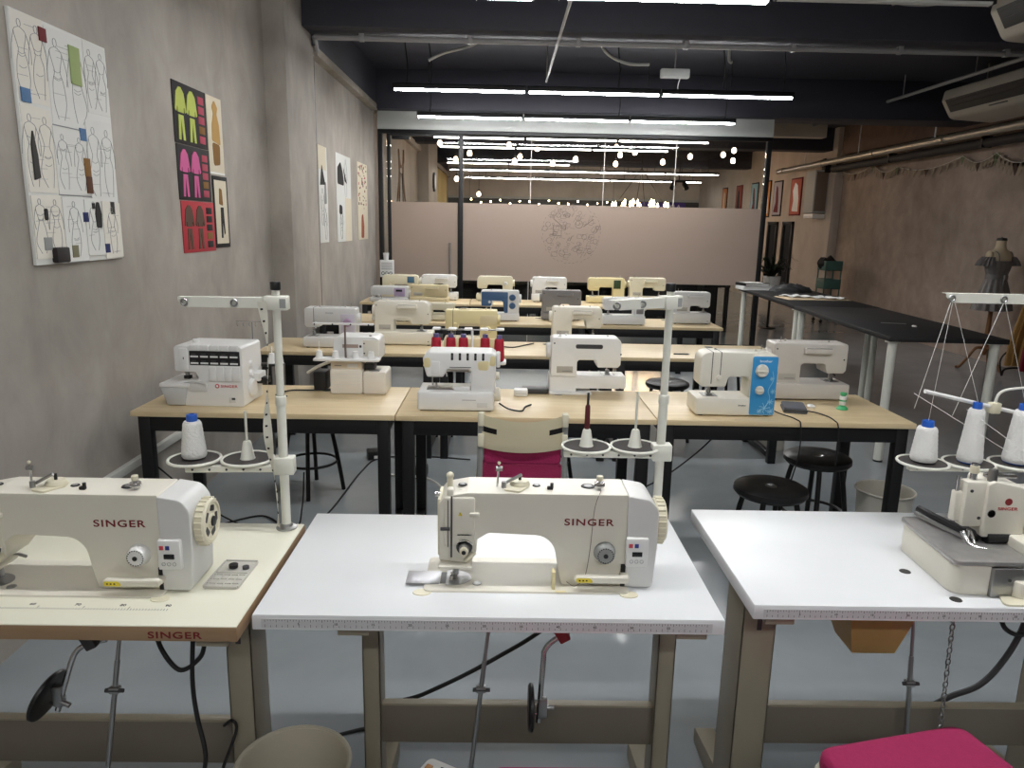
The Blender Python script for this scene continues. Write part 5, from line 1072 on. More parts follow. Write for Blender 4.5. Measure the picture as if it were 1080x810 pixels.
# under table adapters and cables
tag(MB().box(-.07,.07,-.05,.05,0,.06,BLACKP,.01,Matrix.Rotation(.3,4,'Z')).box(-.03,.03,-.053,-.048,.01,.03,WHITEP,0,Matrix.Rotation(.3,4,'Z')).build('adapter', loc=(-.845,4.93,0)), 'black power adapter with white sticker on the floor under the left tables', 'adapter')
tag(MB().box(-.09,.09,-.06,.06,0,.075,BLACKP,.012).build('foot_pedal', loc=(-.55,4.55,0)), 'black pedal on the floor behind the magenta chair', 'foot pedal')
cable('black cables tangled on the floor under the left table of the nearest row', [(-1.5,3.7,.006),(-1.3,3.85,.006),(-1.15,3.65,.01),(-1.35,3.5,.006),(-1.05,3.55,.006),(-.95,3.9,.006),(-.9,4.6,.006),(-.82,4.9,.006),(-.5,4.95,.006),(-.2,4.9,.006)], .005)
cable('black cord drooping under the left table of the nearest row', [(-1.62,3.3,.5),(-1.4,3.5,.16),(-1.2,3.6,.02),(-1.05,3.6,.03),(-.98,3.5,.2),(-.95,3.45,.4)], .004)
cable('white cable on the floor behind the magenta chair', [(-.62,4.0,.2),(-.4,4.05,.16),(-.25,3.9,.09),(-.12,3.7,.02),(.05,3.6,.006)], .008, CABLEW)
cable('thin black cable hanging in a long sag across the nearest row', [(.26,3.5,.30),(.45,3.5,.26),(.75,3.55,.32),(1.0,3.6,.48),(1.15,3.62,.64)], .004)

# ================================================================ CUTTING TABLES
CZ = .905
def cutting_table(label, x, y, W, L, rz):
    t = thing('cutting_table', label, 'table', (x, y, 0), rz, 'black cutting tables by the right wall')
    MB().box(0, W, 0, L, CZ-.034, CZ, BLACKFAB, .004).build('tabletop', t)
    for (lx, ly) in ((.055,.07),(W-.055,.07),(.055,L-.07),(W-.055,L-.07)):
        l_ = MB().cyl((lx,ly,.006),(lx,ly,CZ-.034), .03, STANDW, seg=20).build('leg', t)
        MB().cyl((lx,ly,0),(lx,ly,.012), .031, BLACKP, seg=20).cyl((lx,ly,CZ-.046),(lx,ly,CZ-.034), .05, STANDW, seg=20).build('foot_cap', l_)
    return t
cutting_table('black topped cutting table with round white legs, the nearer of the two', 2.645, 4.965, .80, 1.98, -.055)
cutting_table('black topped cutting table with papers on it, the farther of the two', 2.765, 6.965, .80, 2.12, -.062)
tag(MB().box(-.09,.09,-.012,.012,0,.003,STEEL,.001).build('metal_ruler', loc=(3.06,5.72,CZ), rot=(0,0,-.25)), 'short steel ruler lying on the nearer black cutting table', 'ruler')
tag(MB().lathe([(0,0),(.016,0),(.018,.006),(.010,.012),(0,.013)], WHITEP, seg=18).build('chalk_piece', loc=(3.12,5.53,CZ)), 'small white chalk on the nearer black cutting table', 'chalk')
PAPT = mat('brown_pattern_paper', (206,184,152), .8, var=.06)
tag(MB().box(-.33,.33,-.18,.18,0,.006,PAPT,.001).build('pattern_paper', loc=(3.24,7.72,CZ), rot=(0,0,.05)), 'brown pattern card lying across the farther cutting table', 'paper')
for k, (x, y, a, lb) in enumerate([(3.10,7.85,.3,'crumpled white paper sheet on the brown pattern card, left one'),(3.28,7.78,-.2,'white paper sheet on the brown pattern card, middle one'),(3.44,7.70,.5,'white paper sheet on the brown pattern card, right one')]):
    bm = bmesh.new(); bmesh.ops.create_grid(bm, x_segments=8, y_segments=8, size=.11)
    for v in bm.verts: v.co.z = .008*math.sin(v.co.x*40+k)*math.cos(v.co.y*33)+.010
    bmesh.ops.solidify(bm, geom=bm.faces[:], thickness=.002)
    tag(MB().add(bm, PAPER).build('paper_sheet', loc=(x,y,CZ+.009), rot=(0,0,a)), lb, 'paper', 'papers on the cutting table')
tag(MB().tube([(0,0,.005),(.06,.02,.006),(.13,.01,.005)], .006, BLACKP).ring((-.03,.02,.006), .025,.006,BLACKP).ring((-.03,-.03,.006), .025,.006,BLACKP).build('scissors', loc=(3.50,7.95,CZ)), 'black handled scissors at the right of the white papers', 'scissors')
t = thing('binder', 'white book at the far left corner of the farther cutting table', 'book', (2.98, 8.80, CZ), .1)
MB().box(-.17,.17,-.12,.12,0,.006,WHITEP,.002).box(-.17,.17,-.12,.12,.040,.046,WHITEP,.002).box(-.172,-.164,-.12,.12,0,.046,WHITEP,.002).build('cover', t); MB().box(-.163,.165,-.115,.115,.006,.040,PAPER).build('page_block', t)
t = thing('binder', 'black folder lying on top of the white book', 'book', (2.97, 8.81, CZ+.0465), .25)
MB().box(-.16,.16,-.11,.11,0,.005,BLACKP,.002).box(-.16,.16,-.11,.11,.028,.033,BLACKP,.002).box(-.162,-.154,-.11,.11,0,.033,BLACKP,.002).build('cover', t); MB().box(-.153,.155,-.105,.105,.005,.028,PAPER).build('page_block', t)
tag(MB().box(-.12,.12,-.09,.09,.034,.036,PAPER,.0005).build('paper_sheet', loc=(2.96,8.80,CZ+.046), rot=(0,0,.1)), 'loose white sheet on the black folder', 'paper', 'papers on the cutting table')
bm = bmesh.new(); bmesh.ops.create_uvsphere(bm, u_segments=24, v_segments=12, radius=1)
for v in bm.verts: v.co = Vector((v.co.x*.24*(1+.1*math.sin(v.co.y*7)), v.co.y*.15*(1+.1*math.sin(v.co.x*9)), max(v.co.z, 0)*.07*(1+.4*math.sin(v.co.x*8+v.co.y*6))))
tag(MB().add(bm, BLACKFAB).build('fabric_bundle', loc=(3.36,8.60,CZ)), 'black cloth bundle behind the papers on the farther cutting table', 'fabric')

# ================================================================ DRESS FORM AND CLOTHES RAIL
t = thing('dress_form', 'linen dress form in a grey off shoulder dress by the right wall', 'dress form', (5.83, 8.75, 0), .35)
def loft(rows, m, n=40, cap=True):
    bm = bmesh.new(); R = []
    for (cx, cy, rx, ry, z, pl) in rows:
        R.append([bm.verts.new((cx+(rx+pl*math.cos(14*2*PI*k/n))*math.cos(2*PI*k/n), cy+(ry+pl*math.cos(14*2*PI*k/n))*math.sin(2*PI*k/n), z)) for k in range(n)])
    for a, b in zip(R, R[1:]):
        for k in range(n): bm.faces.new((a[k], a[(k+1)%n], b[(k+1)%n], b[k]))
    if cap: bm.faces.new(R[0][::-1]); bm.faces.new(R[-1])
    return bm
MB().add(loft([(0,0,.15,.10,.88,0),(0,0,.165,.115,.95,0),(0,0,.12,.09,1.10,0),(0,0,.145,.11,1.24,0),(0,0,.165,.105,1.33,0),(0,0,.155,.085,1.39,0),(0,0,.075,.06,1.435,0),(0,0,.055,.052,1.47,0),(0,0,.052,.05,1.535,0)], LINEN), LINEN).build('torso', t)
MB().lathe([(0,1.53),(.056,1.53),(.058,1.54),(.05,1.56),(.012,1.565),(.0,1.575)], BLACKP, seg=24).build('neck_cap', t)
for s_ in (-1, 1): MB().ball((s_*.165,0,1.36), .05, LINEN, (.7,.9,1.1)).build('shoulder_cap', t)
n = 84
d_ = MB().add(loft([(0,0,.235,.19,.72,.014),(0,0,.215,.17,.82,.012),(0,0,.18,.135,.95,.007),(0,0,.128,.098,1.09,.002),(0,0,.128,.098,1.13,.002),(0,0,.155,.12,1.22,.003),(0,0,.170,.118,1.30,.002)], DRESSG, 84, False), DRESSG).build('dress', t)
bm = loft([(0,0,.165,.112,1.30,0),(0,0,.19,.13,1.29,.010),(0,0,.215,.145,1.24,.016),(0,0,.222,.15,1.20,.02)], DRESSG, 84, False); bm.free()
for s_ in (-1, 1):
    b = MB(); bm = loft([(s_*.175,0,.055,.07,1.345,.004),(s_*.20,0,.075,.085,1.30,.010),(s_*.215,0,.09,.095,1.24,.014)], DRESSG, 84, False); b.add(bm, DRESSG); b.build('sleeve', d_)
    MB().tube([(s_*.12,-.10,1.30),(s_*.115,-.07,1.385),(s_*.11,.0,1.408),(s_*.115,.07,1.385),(s_*.12,.10,1.30)], .006, DRESSG).build('strap', d_)
MB().add(loft([(0,0,.133,.103,1.085,0),(0,0,.135,.105,1.115,0),(0,0,.133,.103,1.14,0)], DRESSG, 40, False), DRESSG).box(-.03,.03,-.13,-.10,1.08,1.14,DRESSG,.01).box(-.035,-.005,-.125,-.112,.90,1.10,DRESSG,.004).build('sash', d_)
MB().lathe([(.0,.88),(.022,.88),(.022,.75),(.030,.72),(.024,.68),(.028,.45),(.034,.40),(.024,.36),(.032,.30),(.035,.22),(.02,.18),(0,.17)], WOODBR, seg=18).build('post', t)
for k in range(3):
    a = 2*PI*k/3+.4; c, s2 = math.cos(a), math.sin(a); MB().tube([(c*.02,s2*.02,.26),(c*.10,s2*.10,.25),(c*.18,s2*.18,.12),(c*.25,s2*.25,.02),(c*.29,s2*.29,.018)], .017, WOODBR).build('leg', t)
t = thing('clothes_rail', 'black metal clothes rail with gowns at the right edge of the view', 'clothes rail', (5.92, 7.95, 0), 0)
b = MB().tube([(0,-.9,1.42),(0,.25,1.42)], .013, BLACKM).tube([(0,.25,1.42),(0,.25,.10)], .013, BLACKM).tube([(0,-.9,1.42),(0,-.9,.10)], .013, BLACKM); b.build('frame', t)
for y in (.25,-.9): MB().tube([(-.22,y,.03),(-.2,y,.10),(-.10,y,.12),(.10,y,.12),(.2,y,.10),(.22,y,.03)], .012, BLACKM).build('foot', t)
MB().tube([(-.22,.25,.03),(-.26,.25,.20),(-.20,.25,.30),(-.12,.25,.28)], .010, BLACKM).build('side_hook', t)
def gown(label, y, m, w0, w1, zb, rz):
    t = thing('hanging_gown', label, 'gown', (5.92, y, 0), rz, 'gowns on the clothes rail')
    MB().add(loft([(0,0,.05,w1,zb,.02),(0,0,.06,w1*.95,zb+.25,.02),(0,0,.05,w0*.8,.85,.012),(0,0,.045,w0*.7,1.0,.006),(0,0,.05,w0,1.2,.004),(0,0,.03,w0*.9,1.32,.002),(0,0,.012,w0*.3,1.375,0)], m, 84), m).build('gown', t)
    MB().tube([(0,-w0*.8,1.33),(0,0,1.385),(0,w0*.8,1.33)], .006, WOODBR, smooth=False).tube([(0,0,1.385),(0,.015,1.41),(0,.0,1.438),(0,-.016,1.425)], .003, CHROME).build('hanger', t)
gown('gold sequinned gown hanging nearest the grey dress form', 8.10, GOLD, .18, .24, .16, 1.45)
gown('deep red satin gown hanging between the gold and the dark gowns', 7.88, CRIMSON, .18, .23, .14, 1.5)
gown('midnight blue gown hanging right of the red one at the edge of the view', 7.66, NAVYFAB, .18, .26, .08, 1.5)

# ================================================================ WALL BOARDS (left wall): polygons in (Y, Z)
def board(name, label, cat, quad, m, th=.012, group=None, x=XL):
    t = thing(name, label, cat, (x, quad[0][0], quad[0][1]), 0, group)
    MB().prism([(p[0]-quad[0][0], p[1]-quad[0][1]) for p in quad], 'X', .001, th, m, .001).build('board', t); return t, (lambda u, v: ((1-u)*(1-v)*0 + 0, 0))
def wall_poly(b, pts, x0, x1, m): b.prism(pts, 'X', x0, x1, m)
def lines(b, pts, x, m, r=.0011): b.tube([(x, p[0], p[1]) for p in pts], r, m, seg=4, smooth=len(pts) > 2, n=3)
def croquis(b, x, u, v, h, rnd, m=PENCIL):
    w = h*.16
    lines(b, [(u+w*.25*math.cos(a*PI/5), v+h*.93+h*.05*math.sin(a*PI/5)) for a in range(11)], x, m)
    for s_ in (-1, 1):
        lines(b, [(u+s_*w*.1, v+h*.88), (u+s_*w*.8, v+h*.82), (u+s_*w*.5, v+h*.66), (u+s_*w*.38, v+h*.58), (u+s_*w*.72, v+h*.45), (u+s_*w*rnd.uniform(.5,1.2), v+h*.22), (u+s_*w*.4, v+h*.02)], x, m)
        lines(b, [(u+s_*w*.8, v+h*.82), (u+s_*w*1.25, v+h*.62), (u+s_*w*rnd.uniform(1.0,1.5), v+h*.44)], x, m)
    for k in range(3):
        z = v+h*rnd.uniform(.3,.75); lines(b, [(u-w*.5, z), (u, z-h*.02), (u+w*.5, z+h*.01)], x, m)
PAPERW = mat('warm_white_paper', (228,224,214), .85, var=.03)
# big sketch board
t = thing('sketch_board', 'large white board of fashion sketches and fabric swatches on the left wall', 'board', (XL, 2.895, 1.41))
PW, PH = .66, .92
MB().box(.001, .014, 0, PW, 0, PH, PAPER, .001).build('board', t)
rnd = random.Random(11)
sheets = [(.0,.60,.20,.32),(.20,.54,.27,.37),(.47,.62,.18,.29),(.0,.27,.19,.32),(.19,.27,.24,.26),(.43,.25,.22,.35),(.0,.02,.20,.25),(.20,.0,.16,.27),(.36,.02,.14,.25),(.50,.0,.155,.25)]
for k, (u, v, w_, h_) in enumerate(sheets):
    x0 = .0145+.0006*k; tl = rnd.uniform(-.012, .012)
    s_ = MB().prism([(u+.004,v+.004),(u+w_,v+.004+tl*.3),(u+w_-.004+tl*.3,v+h_),(u+.004,v+h_-.004+tl)], 'X', x0-.003, x0+.0006, PAPER if k % 3 else PAPERW).build('sketch_sheet', t)
    b = MB(); nn = 2 if w_ > .17 else 1
    for q in range(nn): croquis(b, x0+.001, u+w_*(q+.5)/nn, v+.02, h_*.86, rnd)
    for q in range(6): z = v+h_*rnd.uniform(.1,.9); y_ = u+w_*rnd.uniform(.05,.6); lines(b, [(y_, z), (y_+w_*.3, z+.002)], x0+.001, PENCIL, .0009)
    b.build('pencil_drawing', s_)
    if k in (1, 4, 7): MB().box(x0-.001, x0+.0012, u, u+w_, v-.001, v+.003, PENCIL).build('sheet_edge', s_)
for (u, v, w_, h_, m_) in [(.165,.842,.045,.05,BRICK),(.36,.72,.075,.15,GREENSW),(.015,.60,.055,.05,DENIM),(.385,.50,.045,.05,DENIM),(.395,.355,.045,.075,TAN),(.398,.285,.045,.07,mat('dark_brown_swatch',(88,56,36),.9)),(.345,.165,.04,.04,NAVY),(.575,.20,.035,.055,INK),(.50,.03,.04,.04,NAVY),(.055,.055,.05,.05,GREYSW),(.24,.02,.045,.05,mat('olive_swatch',(120,118,92),.9)),(.42,.22,.025,.025,INK)]:
    MB().box(.016, .0215, u, u+w_, v, v+h_, m_, .0005).build('fabric_swatch', t)
b = MB(); b.prism([(.04,.32),(.075,.33),(.07,.42),(.055,.50),(.04,.45)], 'X', .016, .023, mat('charcoal_silhouette',(60,58,56),.9)); b.build('silhouette', t)
MB().prism(roundpoly([(.445,.14),(.485,.14),(.49,.20),(.475,.25),(.455,.25),(.44,.20)], .01), 'X', .016, .023, INK).build('silhouette', t)
MB().prism(roundpoly([(.075,.17),(.095,.17),(.095,.215),(.075,.215)], .008), 'X', .016, .023, INK).build('silhouette', t)
MB().box(.014, .04, .10, .19, .005, .065, mat('black_fabric_clip', (30,22,24), .7), .006).build('fabric_bundle', t)
# suit boards
def suit(parent, u, v, h, jm, pm, wide=1.0):
    w = h*.20*wide
    MB().prism(roundpoly([(u-w*.55,v+h*.52),(u+w*.55,v+h*.52),(u+w*.58,v+h*.70),(u+w*.80,v+h*.52),(u+w*1.08,v+h*.56),(u+w*.72,v+h*.90),(u+w*.22,v+h),(u-w*.22,v+h),(u-w*.72,v+h*.90),(u-w*1.08,v+h*.56),(u-w*.80,v+h*.52),(u-w*.58,v+h*.70)], .004, 2), 'X', .005, .008, jm).build('jacket', parent)
    MB().prism([(u-w*.62,v),(u-w*.22,v),(u,v+h*.40),(u+w*.22,v),(u+w*.62,v),(u+w*.46,v+h*.475),(u-w*.46,v+h*.475)], 'X', .005, .0075, pm).build('trousers', parent)
LIME = mat('lime_print', (184,196,92), .8); HOT = mat('pink_print', (204,92,148), .8); BROWNP = mat('brown_print', (84,60,44), .8); REDB = mat('red_print_board', (176,48,58), .8); BLKB = mat('black_print_board', (34,30,32), .8); ROSE = mat('rose_swatch_print', (176,70,90), .8)
def suit_board(label, y, z, w_, h_, bm_, jm, pm, sw):
    t = thing('fashion_board', label, 'poster', (XL, y, z), 0, 'suit design boards on the left wall')
    MB().box(.001, .005, 0, w_, 0, h_, bm_, .0005).build('sheet', t)
    for q in (.20, .53): suit(t, w_*q, h_*.06, h_*.86, jm, pm, 1.25)
    for k in range(5): MB().box(.004, .0065, w_*.74, w_*.92, h_*(.08+.17*k), h_*(.08+.17*k)+h_*.13, sw if k != 1 else TAN, .0004).build('fabric_swatch', t)
    return t
suit_board('black board with two lime green suits, topmost of the left column', 4.25, 2.005, .46, .325, BLKB, LIME, LIME, ROSE)
suit_board('black board with two pink suits below the lime green ones', 4.255, 1.700, .46, .30, BLKB, HOT, HOT, ROSE)
suit_board('red board with two brown suits, lowest of the left column', 4.265, 1.405, .47, .29, REDB, BROWNP, BROWNP, INK)
t = thing('fashion_board', 'cream portrait sheet with golden draped dress beside the lime green suits', 'poster', (XL, 4.72, 1.87), 0, 'fashion drawings on the left wall')
MB().box(.001,.005,0,.24,0,.46,PAPERC,.0005).box(.004,.006,.0,.24,.0,.012,WHITEP).build('sheet', t)
MB().prism(roundpoly([(.06,.20),(.19,.18),(.18,.30),(.15,.36),(.17,.40),(.12,.44),(.08,.40),(.10,.36),(.07,.30)], .012, 3), 'X', .005, .008, mat('golden_print', (190,150,84), .8)).prism(roundpoly([(.07,.05),(.17,.06),(.18,.18),(.06,.19)], .02, 3), 'X', .005, .007, TAN).build('dress_drawing', t)
t = thing('fashion_board', 'cream sheet in a black border with a slim black figure, lower right of the group', 'poster', (XL, 4.74, 1.42), 0, 'fashion drawings on the left wall')
MB().box(.001,.005,0,.25,0,.44,INK,.0005).box(.004,.0062,.025,.225,.025,.415,PAPERC,.0004).build('sheet', t)
MB().prism([(.10,.06),(.125,.06),(.135,.18),(.15,.08),(.165,.09),(.155,.25),(.11,.25)], 'X', .006, .0085, INK).prism(roundpoly([(.09,.27),(.15,.26),(.14,.36),(.10,.37)], .01), 'X', .006, .0085, TAN).build('figure_drawing', t)
# three narrow sheets on the recessed wall
XR2 = -1.68
t = thing('fashion_board', 'narrow white drawing sheet on the recessed wall, nearest of three', 'poster', (XR2, 6.95, 1.40), 0, 'narrow drawing sheets')
MB().box(.001,.006,0,.34,0,.87,PAPER,.0005).box(.005,.007,.0,.30,.66,.87,PAPERC).build('sheet', t)
MB().prism([(.05,.52),(.24,.53),(.12,.70)], 'X', .006, .010, INK).prism(roundpoly([(.20,.35),(.29,.36),(.28,.55),(.22,.56)], .02), 'X', .006, .008, GREYSW).build('dress_drawing', t)
b = MB(); croquis(b, .0075, .12, .15, .35, rnd); croquis(b, .0075, .22, .02, .3, rnd); b.build('pencil_drawing', t)
t = thing('fashion_board', 'narrow drawing sheet with black draped figure, middle of three on the recessed wall', 'poster', (XR2, 7.68, 1.39), 0, 'narrow drawing sheets')
MB().box(.001,.006,0,.72,0,.88,PAPER,.0005).box(.005,.0065,.40,.72,.0,.45,PAPERC).build('sheet', t)
MB().prism(roundpoly([(.05,.58),(.36,.57),(.30,.70),(.20,.80),(.06,.74)], .03), 'X', .006, .010, INK).prism(roundpoly([(.10,.28),(.24,.28),(.24,.36),(.12,.38)], .03), 'X', .006, .010, INK).prism([(.40,.62),(.50,.60),(.34,.75)], 'X', .006, .009, INK).build('dress_drawing', t)
b = MB(); croquis(b, .0075, .20, .02, .33, rnd, INK); croquis(b, .0075, .45, .45, .4, rnd); b.build('pencil_drawing', t)
t = thing('fashion_board', 'narrow patterned red and white sheet, farthest of three on the recessed wall', 'poster', (XR2, 8.78, 1.39), 0, 'narrow drawing sheets')
MB().box(.001,.006,0,.62,0,.88,PAPERC,.0005).build('sheet', t)
b = MB()
for k in range(60):
    y_, z_ = rnd.uniform(.03,.55), rnd.uniform(.35,.86); b.box(.005,.0072,y_,y_+rnd.uniform(.02,.05),z_,z_+rnd.uniform(.01,.03), rnd.choice([BRICK, INK, TAN, ROSE]))
b.build('printed_pattern', t)
MB().prism(roundpoly([(.18,.02),(.34,.02),(.36,.16),(.30,.30),(.22,.28)], .03), 'X', .006, .009, mat('rust_print', (150,78,50), .8)).build('dress_drawing', t)
# light trunking low on the left wall
tag(MB().box(0, .03, -1.2, 1.35, -.02, .02, CABLEW, .004).build('cable_trunking', loc=(XL, 3.2, .42)), 'pale cable trunking low along the left wall', 'cable trunking')
# wall mounted leaflet holder by the glass, white
t = thing('notice_stand', 'white notice box with a cup on top in the back left corner', 'notice', (-1.50, 9.75, .90), 0)
MB().box(-.09,.09,-.02,.02,0,.22,WHITEP,.006).build('panel', t)
b = MB()
for k in range(4): b.box(-.07,.07,-.022,-.019,.10+.025*k,.108+.025*k,MIDGREY)
for k in range(3): b.ring((-.05+.05*k,-.021,.05), .018, .004, INK, 'Y', 16, 5)
b.build('printed_notice', t)
MB().lathe([(0,0),(.03,0),(.038,.09),(.034,.09),(.027,.006),(0,.006)], WHITEP, c=(-.01,0,.22), seg=20).build('cup', t)
MB().cyl((0,0,-.9),(0,0,0), .012, BLACKM).lathe([(0,-.9),(.11,-.9),(.11,-.885),(0,-.88)], BLACKM).build('stand', t)

# ================================================================ RIGHT WALL AND HALL
t = thing('bunting', 'string of small fabric pennants along the right wall under the pipe', 'bunting', (0, 0, 0))
path = []
anch = [(6.16,14.0,2.68),(6.16,12.8,2.70),(6.16,12.0,2.60),(6.16,10.3,2.62),(6.16,9.6,2.60),(6.16,8.8,2.50),(6.16,7.0,2.60)]
for a_, c_ in zip(anch, anch[1:]):
    for k in range(10):
        f_ = k/10; p = Vector(a_).lerp(Vector(c_), f_); p.z -= .10*math.sin(PI*f_); path.append(p)
MB().tube(path, .004, CABLEW, seg=5, smooth=False).build('cord', t)
FLG = [mat('cream_pennant', (158,144,126), .9), mat('dark_pennant', (84,66,60), .9), mat('green_pennant', (120,130,100), .9)]
for k in range(1, len(path)-1):
    p = path[k]; m_ = FLG[0] if k % 5 else (FLG[1] if k % 2 else FLG[2]); s_ = .055 if k < 40 else .075
    MB().prism([(p.y-s_, p.z), (p.y+s_, p.z), (p.y, p.z-s_*2.1)], 'X', p.x-.002, p.x+.002, m_).build('pennant', t)
t = thing('electric_box', 'pale metal electric box on the far right wall above the plant', 'electric box', (6.06, 14.45, 1.93))
MB().box(-.26, 0, -.22, .22, 0, .78, HEADER, .008).build('cabinet', t); MB().box(-.235, -.02, -.226, -.219, .03, .75, mat('brown_grey_door', (120,104,92), .5), .004).build('door', t)
MB().box(-.25, -.02, -.24, .20, -.10, -.02, WHITEP, .006).build('cable_duct', t); MB().box(-.05, -.01, -.05, .05, .78, 1.0, DARK, .004).build('riser_duct', t)
PR = [mat('orange_print', (206,120,60), .7), mat('rust_red_print', (150,66,44), .7), mat('pale_blue_print', (150,190,206), .7), mat('amber_print', (214,140,60), .7), mat('lilac_grey_print', (176,170,180), .7), mat('coral_print', (196,100,80), .7)]
def art(label, y, w_, z0, z1, fm, gm, k):
    t = thing('framed_print', label, 'picture', (6.06, y, z0), 0, 'framed prints on the hall wall'); h_ = z1-z0
    MB().box(-.02, 0, 0, w_, 0, h_, fm, .003).build('frame', t)
    b = MB().box(-.023, -.019, .03, w_-.03, .03, h_-.03, gm, .001); a_ = b.build('print', t)
    rr = random.Random(k); cc = [PAPERC, INK, BRICK, WHITEP][k % 4]
    b = MB().prism(roundpoly([(w_*rr.uniform(.15,.3),h_*.10),(w_*rr.uniform(.6,.85),h_*.12),(w_*rr.uniform(.6,.75),h_*.4),(w_*rr.uniform(.65,.85),h_*.66),(w_*rr.uniform(.5,.65),h_*.88),(w_*rr.uniform(.35,.5),h_*.8),(w_*rr.uniform(.2,.4),h_*.45)], .02), 'X', -.0255, -.022, cc); b.build('printed_figure', a_)
for k, (y, w_, gm, lb) in enumerate([(20.6,.45,PR[0],'orange framed print on the hall wall behind the glass, farthest of the row'),(19.3,.5,PR[1],'rust red framed print on the hall wall behind the glass'),(18.1,.5,PR[2],'pale blue framed print on the hall wall behind the glass'),(17.25,.45,PR[3],'amber framed print on the hall wall beside the black glass post')]): art(lb, y, w_, 1.88, 2.70, INK if k != 1 else BRICK, gm, k)
art('lilac grey framed print right of the black glass post', 16.53, .52, 1.90, 2.66, INK, PR[4], 2); art('coral framed print next to the electric box', 15.45, .58, 1.90, 2.66, BRICK, PR[5], 3)
for y, lb in ((16.6,'tall black framed mirror on the hall wall under the lilac grey print'),(15.7,'tall black framed mirror on the hall wall under the coral print')):
    t = thing('wall_mirror', lb, 'mirror', (6.06, y, .35), 0, 'black framed mirrors')
    b = MB().box(-.05,0,0,.07,0,1.43,BLACKM,.004).box(-.05,0,.50,.57,0,1.43,BLACKM,.004).box(-.05,0,0,.57,1.36,1.43,BLACKM,.004).box(-.05,0,0,.57,0,.07,BLACKM,.004); b.build('frame', t)
    MB().box(-.02,-.005,.06,.51,.06,1.37,mat('mirror_glass',(150,150,150),.06,1.0,.02)).build('mirror_glass', t)
t = thing('potted_plant', 'dark leafy plant in a white pot behind the cutting tables', 'plant', (4.42, 12.2, 0))
MB().lathe([(0,.60),(.12,.60),(.14,.86),(.125,.86),(.12,.80),(0,.80)], WHITEP, seg=30).build('pot', t); MB().cyl((0,0,.0),(0,0,.60),.02,BLACKM).lathe([(0,.585),(.13,.585),(.13,.60),(0,.60)],BLACKM).lathe([(0,0),(.14,0),(.13,.015),(0,.02)],BLACKM).build('plant_stand', t)
b = MB(); rr = random.Random(4)
for k in range(34):
    a = rr.uniform(0, 2*PI); L = rr.uniform(.2,.5); up_ = rr.uniform(.14,.42); c, s2 = math.cos(a), math.sin(a); w_ = .02
    P = [Vector((c*L*f_, s2*L*f_, .80+up_*math.sin(f_*2.3))) for f_ in (0,.25,.5,.75,1)]; side = Vector((-s2, c, 0))
    bm = bmesh.new(); rows_ = [(bm.verts.new(p-side*w_*ww), bm.verts.new(p+side*w_*ww)) for p, ww in zip(P, (.4,1,1.2,.8,.05))]
    for r1_, r2_ in zip(rows_, rows_[1:]): bm.faces.new((r1_[0], r1_[1], r2_[1], r2_[0]))
    bmesh.ops.solidify(bm, geom=bm.faces[:], thickness=.002); b.add(bm, LEAF)
b.build('foliage', t)
t = thing('trolley', 'teal metal trolley against the right wall behind the cutting tables', 'trolley', (5.80, 13.2, 0), .0)
for z in (.25,.60,.92):
    MB().box(-.15,.15,-.17,.17,z,z+.012,TEAL,.002).box(-.15,.15,-.17,-.162,z-.0,z+.17,TEAL,.002).box(-.15,.15,.162,.17,z-.0,z+.17,TEAL,.002).box(-.15,-.142,-.17,.17,z-.0,z+.17,TEAL,.002).box(.142,.15,-.17,.17,z-.0,z+.17,TEAL,.002).build('shelf_tray', t)
for sx in (-1,1):
    for sy in (-1,1): MB().cyl((sx*.135,sy*.155,.05),(sx*.135,sy*.155,1.02), .012, TEAL).cyl((sx*.135,sy*.155-.012,.03),(sx*.135,sy*.155+.012,.03), .03, BLACKP).build('post', t)
t = thing('fabric_bundle', 'dark cloth bundle heaped on the teal trolley', 'fabric', (5.76, 13.2, .935))
bm = bmesh.new(); bmesh.ops.create_uvsphere(bm, u_segments=20, v_segments=12, radius=1)
for v in bm.verts: v.co = Vector((v.co.x*.16*(1+.2*math.sin(v.co.y*6)), v.co.y*.12, .11+v.co.z*.11*(1+.3*math.sin(v.co.x*7))))
MB().add(bm, BLACKFAB).build('cloth', t)
# dark tables behind the glass
for k, (x, lb) in enumerate([(-1.0,'black table seen under the frosted glass, left one'),(.55,'black table seen under the frosted glass, middle one'),(2.12,'black table seen under the frosted glass, right one')]):
    t = thing('work_table', lb, 'table', (x, 11.6, 0), 0, 'black tables in the hall')
    MB().box(-.0,1.45,0,.7,.70,.76,BLACKM,.004).build('tabletop', t)
    for (lx, ly) in ((.04,.04),(1.41,.04),(.04,.66),(1.41,.66)): MB().box(lx-.03,lx+.03,ly-.03,ly+.03,0,.70,BLACKM,.003).build('leg', t)
    MB().box(.05,1.40,.6,.63,.1,.66,mat('dark_modesty_panel',(40,36,36),.6),.002).build('back_panel', t)
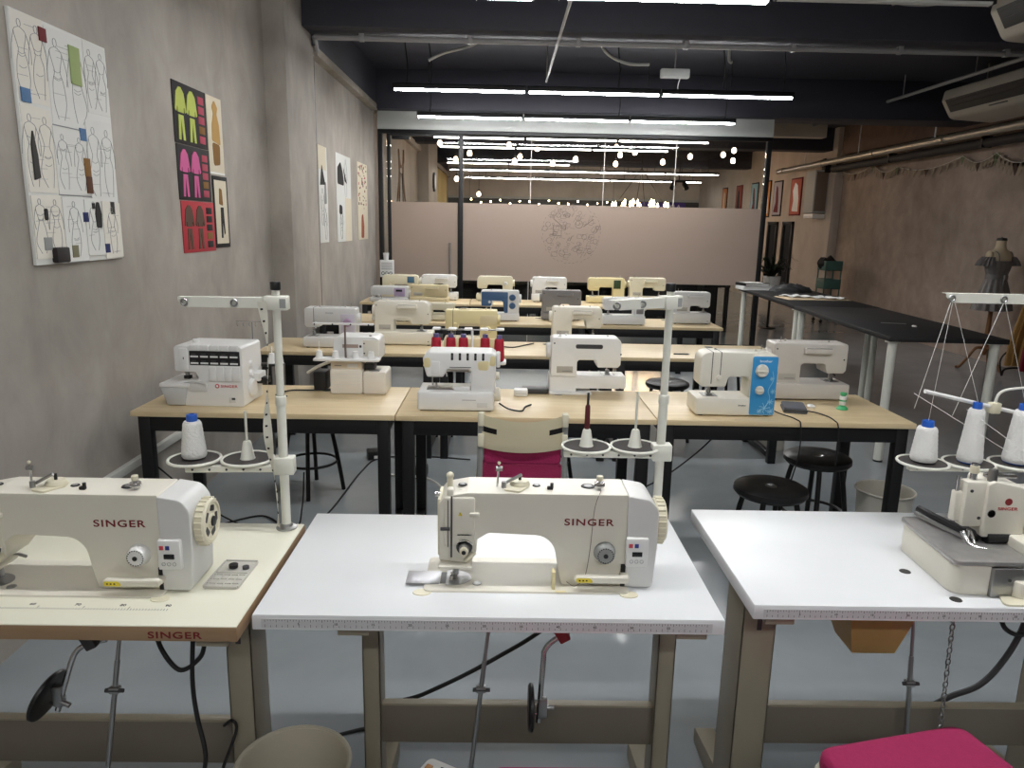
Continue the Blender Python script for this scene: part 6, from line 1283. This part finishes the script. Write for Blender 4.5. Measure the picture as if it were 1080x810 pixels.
# mural figure and lit drapes on the left hall wall
t = thing('wall_drawing', 'brown line figure drawn on the left hall wall behind the glass door', 'mural', (-1.72, 11.9, 1.4))
b = MB()
for s_ in (-1,1):
    b.tube([(.004,.9+s_*.30,1.35),(.004,.9+s_*.22,1.0),(.004,.9+s_*.35,.75),(.004,.9+s_*.75,.1)], .02, WOODBR); b.tube([(.004,.9+s_*.1,1.0),(.004,.9+s_*.2,.7),(.004,.9+s_*.3,.0)], .014, INK)
b.tube([(.004,.6,1.35),(.004,.75,1.15),(.004,.95,1.1),(.004,1.2,1.2),(.004,1.2,1.4)], .02, WOODBR); b.build('figure_drawing', t)
t = thing('wall_clock', 'dark round clock on the hall pillar behind the glass door', 'clock', (-1.50, 16.3, 2.45))
MB().lathe([(0,0),(.20,0),(.20,.04),(.17,.045),(0,.045)], BLACKP, mtx=Matrix.Rotation(PI/2,4,'Y'), seg=32).build('case', t); MB().lathe([(0,.046),(.15,.046),(.15,.048),(0,.048)], WHITEP, mtx=Matrix.Rotation(PI/2,4,'Y'), seg=32).build('face', t)
for k in range(3):
    t = thing('curtain', f'pale lit curtain on the left hall wall, {["nearest","middle","farthest"][k]} of three', 'curtain', (-1.70, 18.0+1.5*k, 1.2), 0, 'curtains on the hall wall')
    n = 40; P = [(.03+.025*math.sin(j*1.3), .0+1.1*j/n) for j in range(n+1)]
    MB().prism([(p[0], p[1]) for p in P]+[(p[0]-.012, p[1]) for p in P[::-1]], 'Z', 0, 1.75, mat('pale_gold_curtain',(220,196,140),.8)).build('drape', t); MB().cyl((.03,-.05,1.77),(.03,1.15,1.77), .015, BLACKM).build('curtain_rod', t)
    l = bpy.data.lights.new('spot', 'SPOT'); l.energy = 60; l.color = (1,.75,.45); l.spot_size = 1.2; l.shadow_soft_size = .05
    o = bpy.data.objects.new('spot_lamp', l); COL.objects.link(o); o.parent = t; o.location = (.55, .55, 2.15); o.rotation_euler = (0, -.75, 0)
    MB().cyl((.62,.55,2.25),(.55,.55,2.17), .045, BLACKM).build('spot_housing', t)
# track spots in the hall
t = thing('spot_light', 'black twin spotlight hanging in the hall below the tube lamps', 'spotlight', (3.55, 15.5, 2.40))
b = MB().cyl((0,0,.12),(0,0,ZC-2.40), .01, BLACKM).box(-.14,.14,-.02,.02,.10,.13,BLACKM,.004).cyl((-.10,0,.08),(-.16,-.1,-.02), .05, BLACKM).cyl((.10,0,.08),(.14,-.1,-.02), .05, BLACKM); b.build('lamp_heads', t)
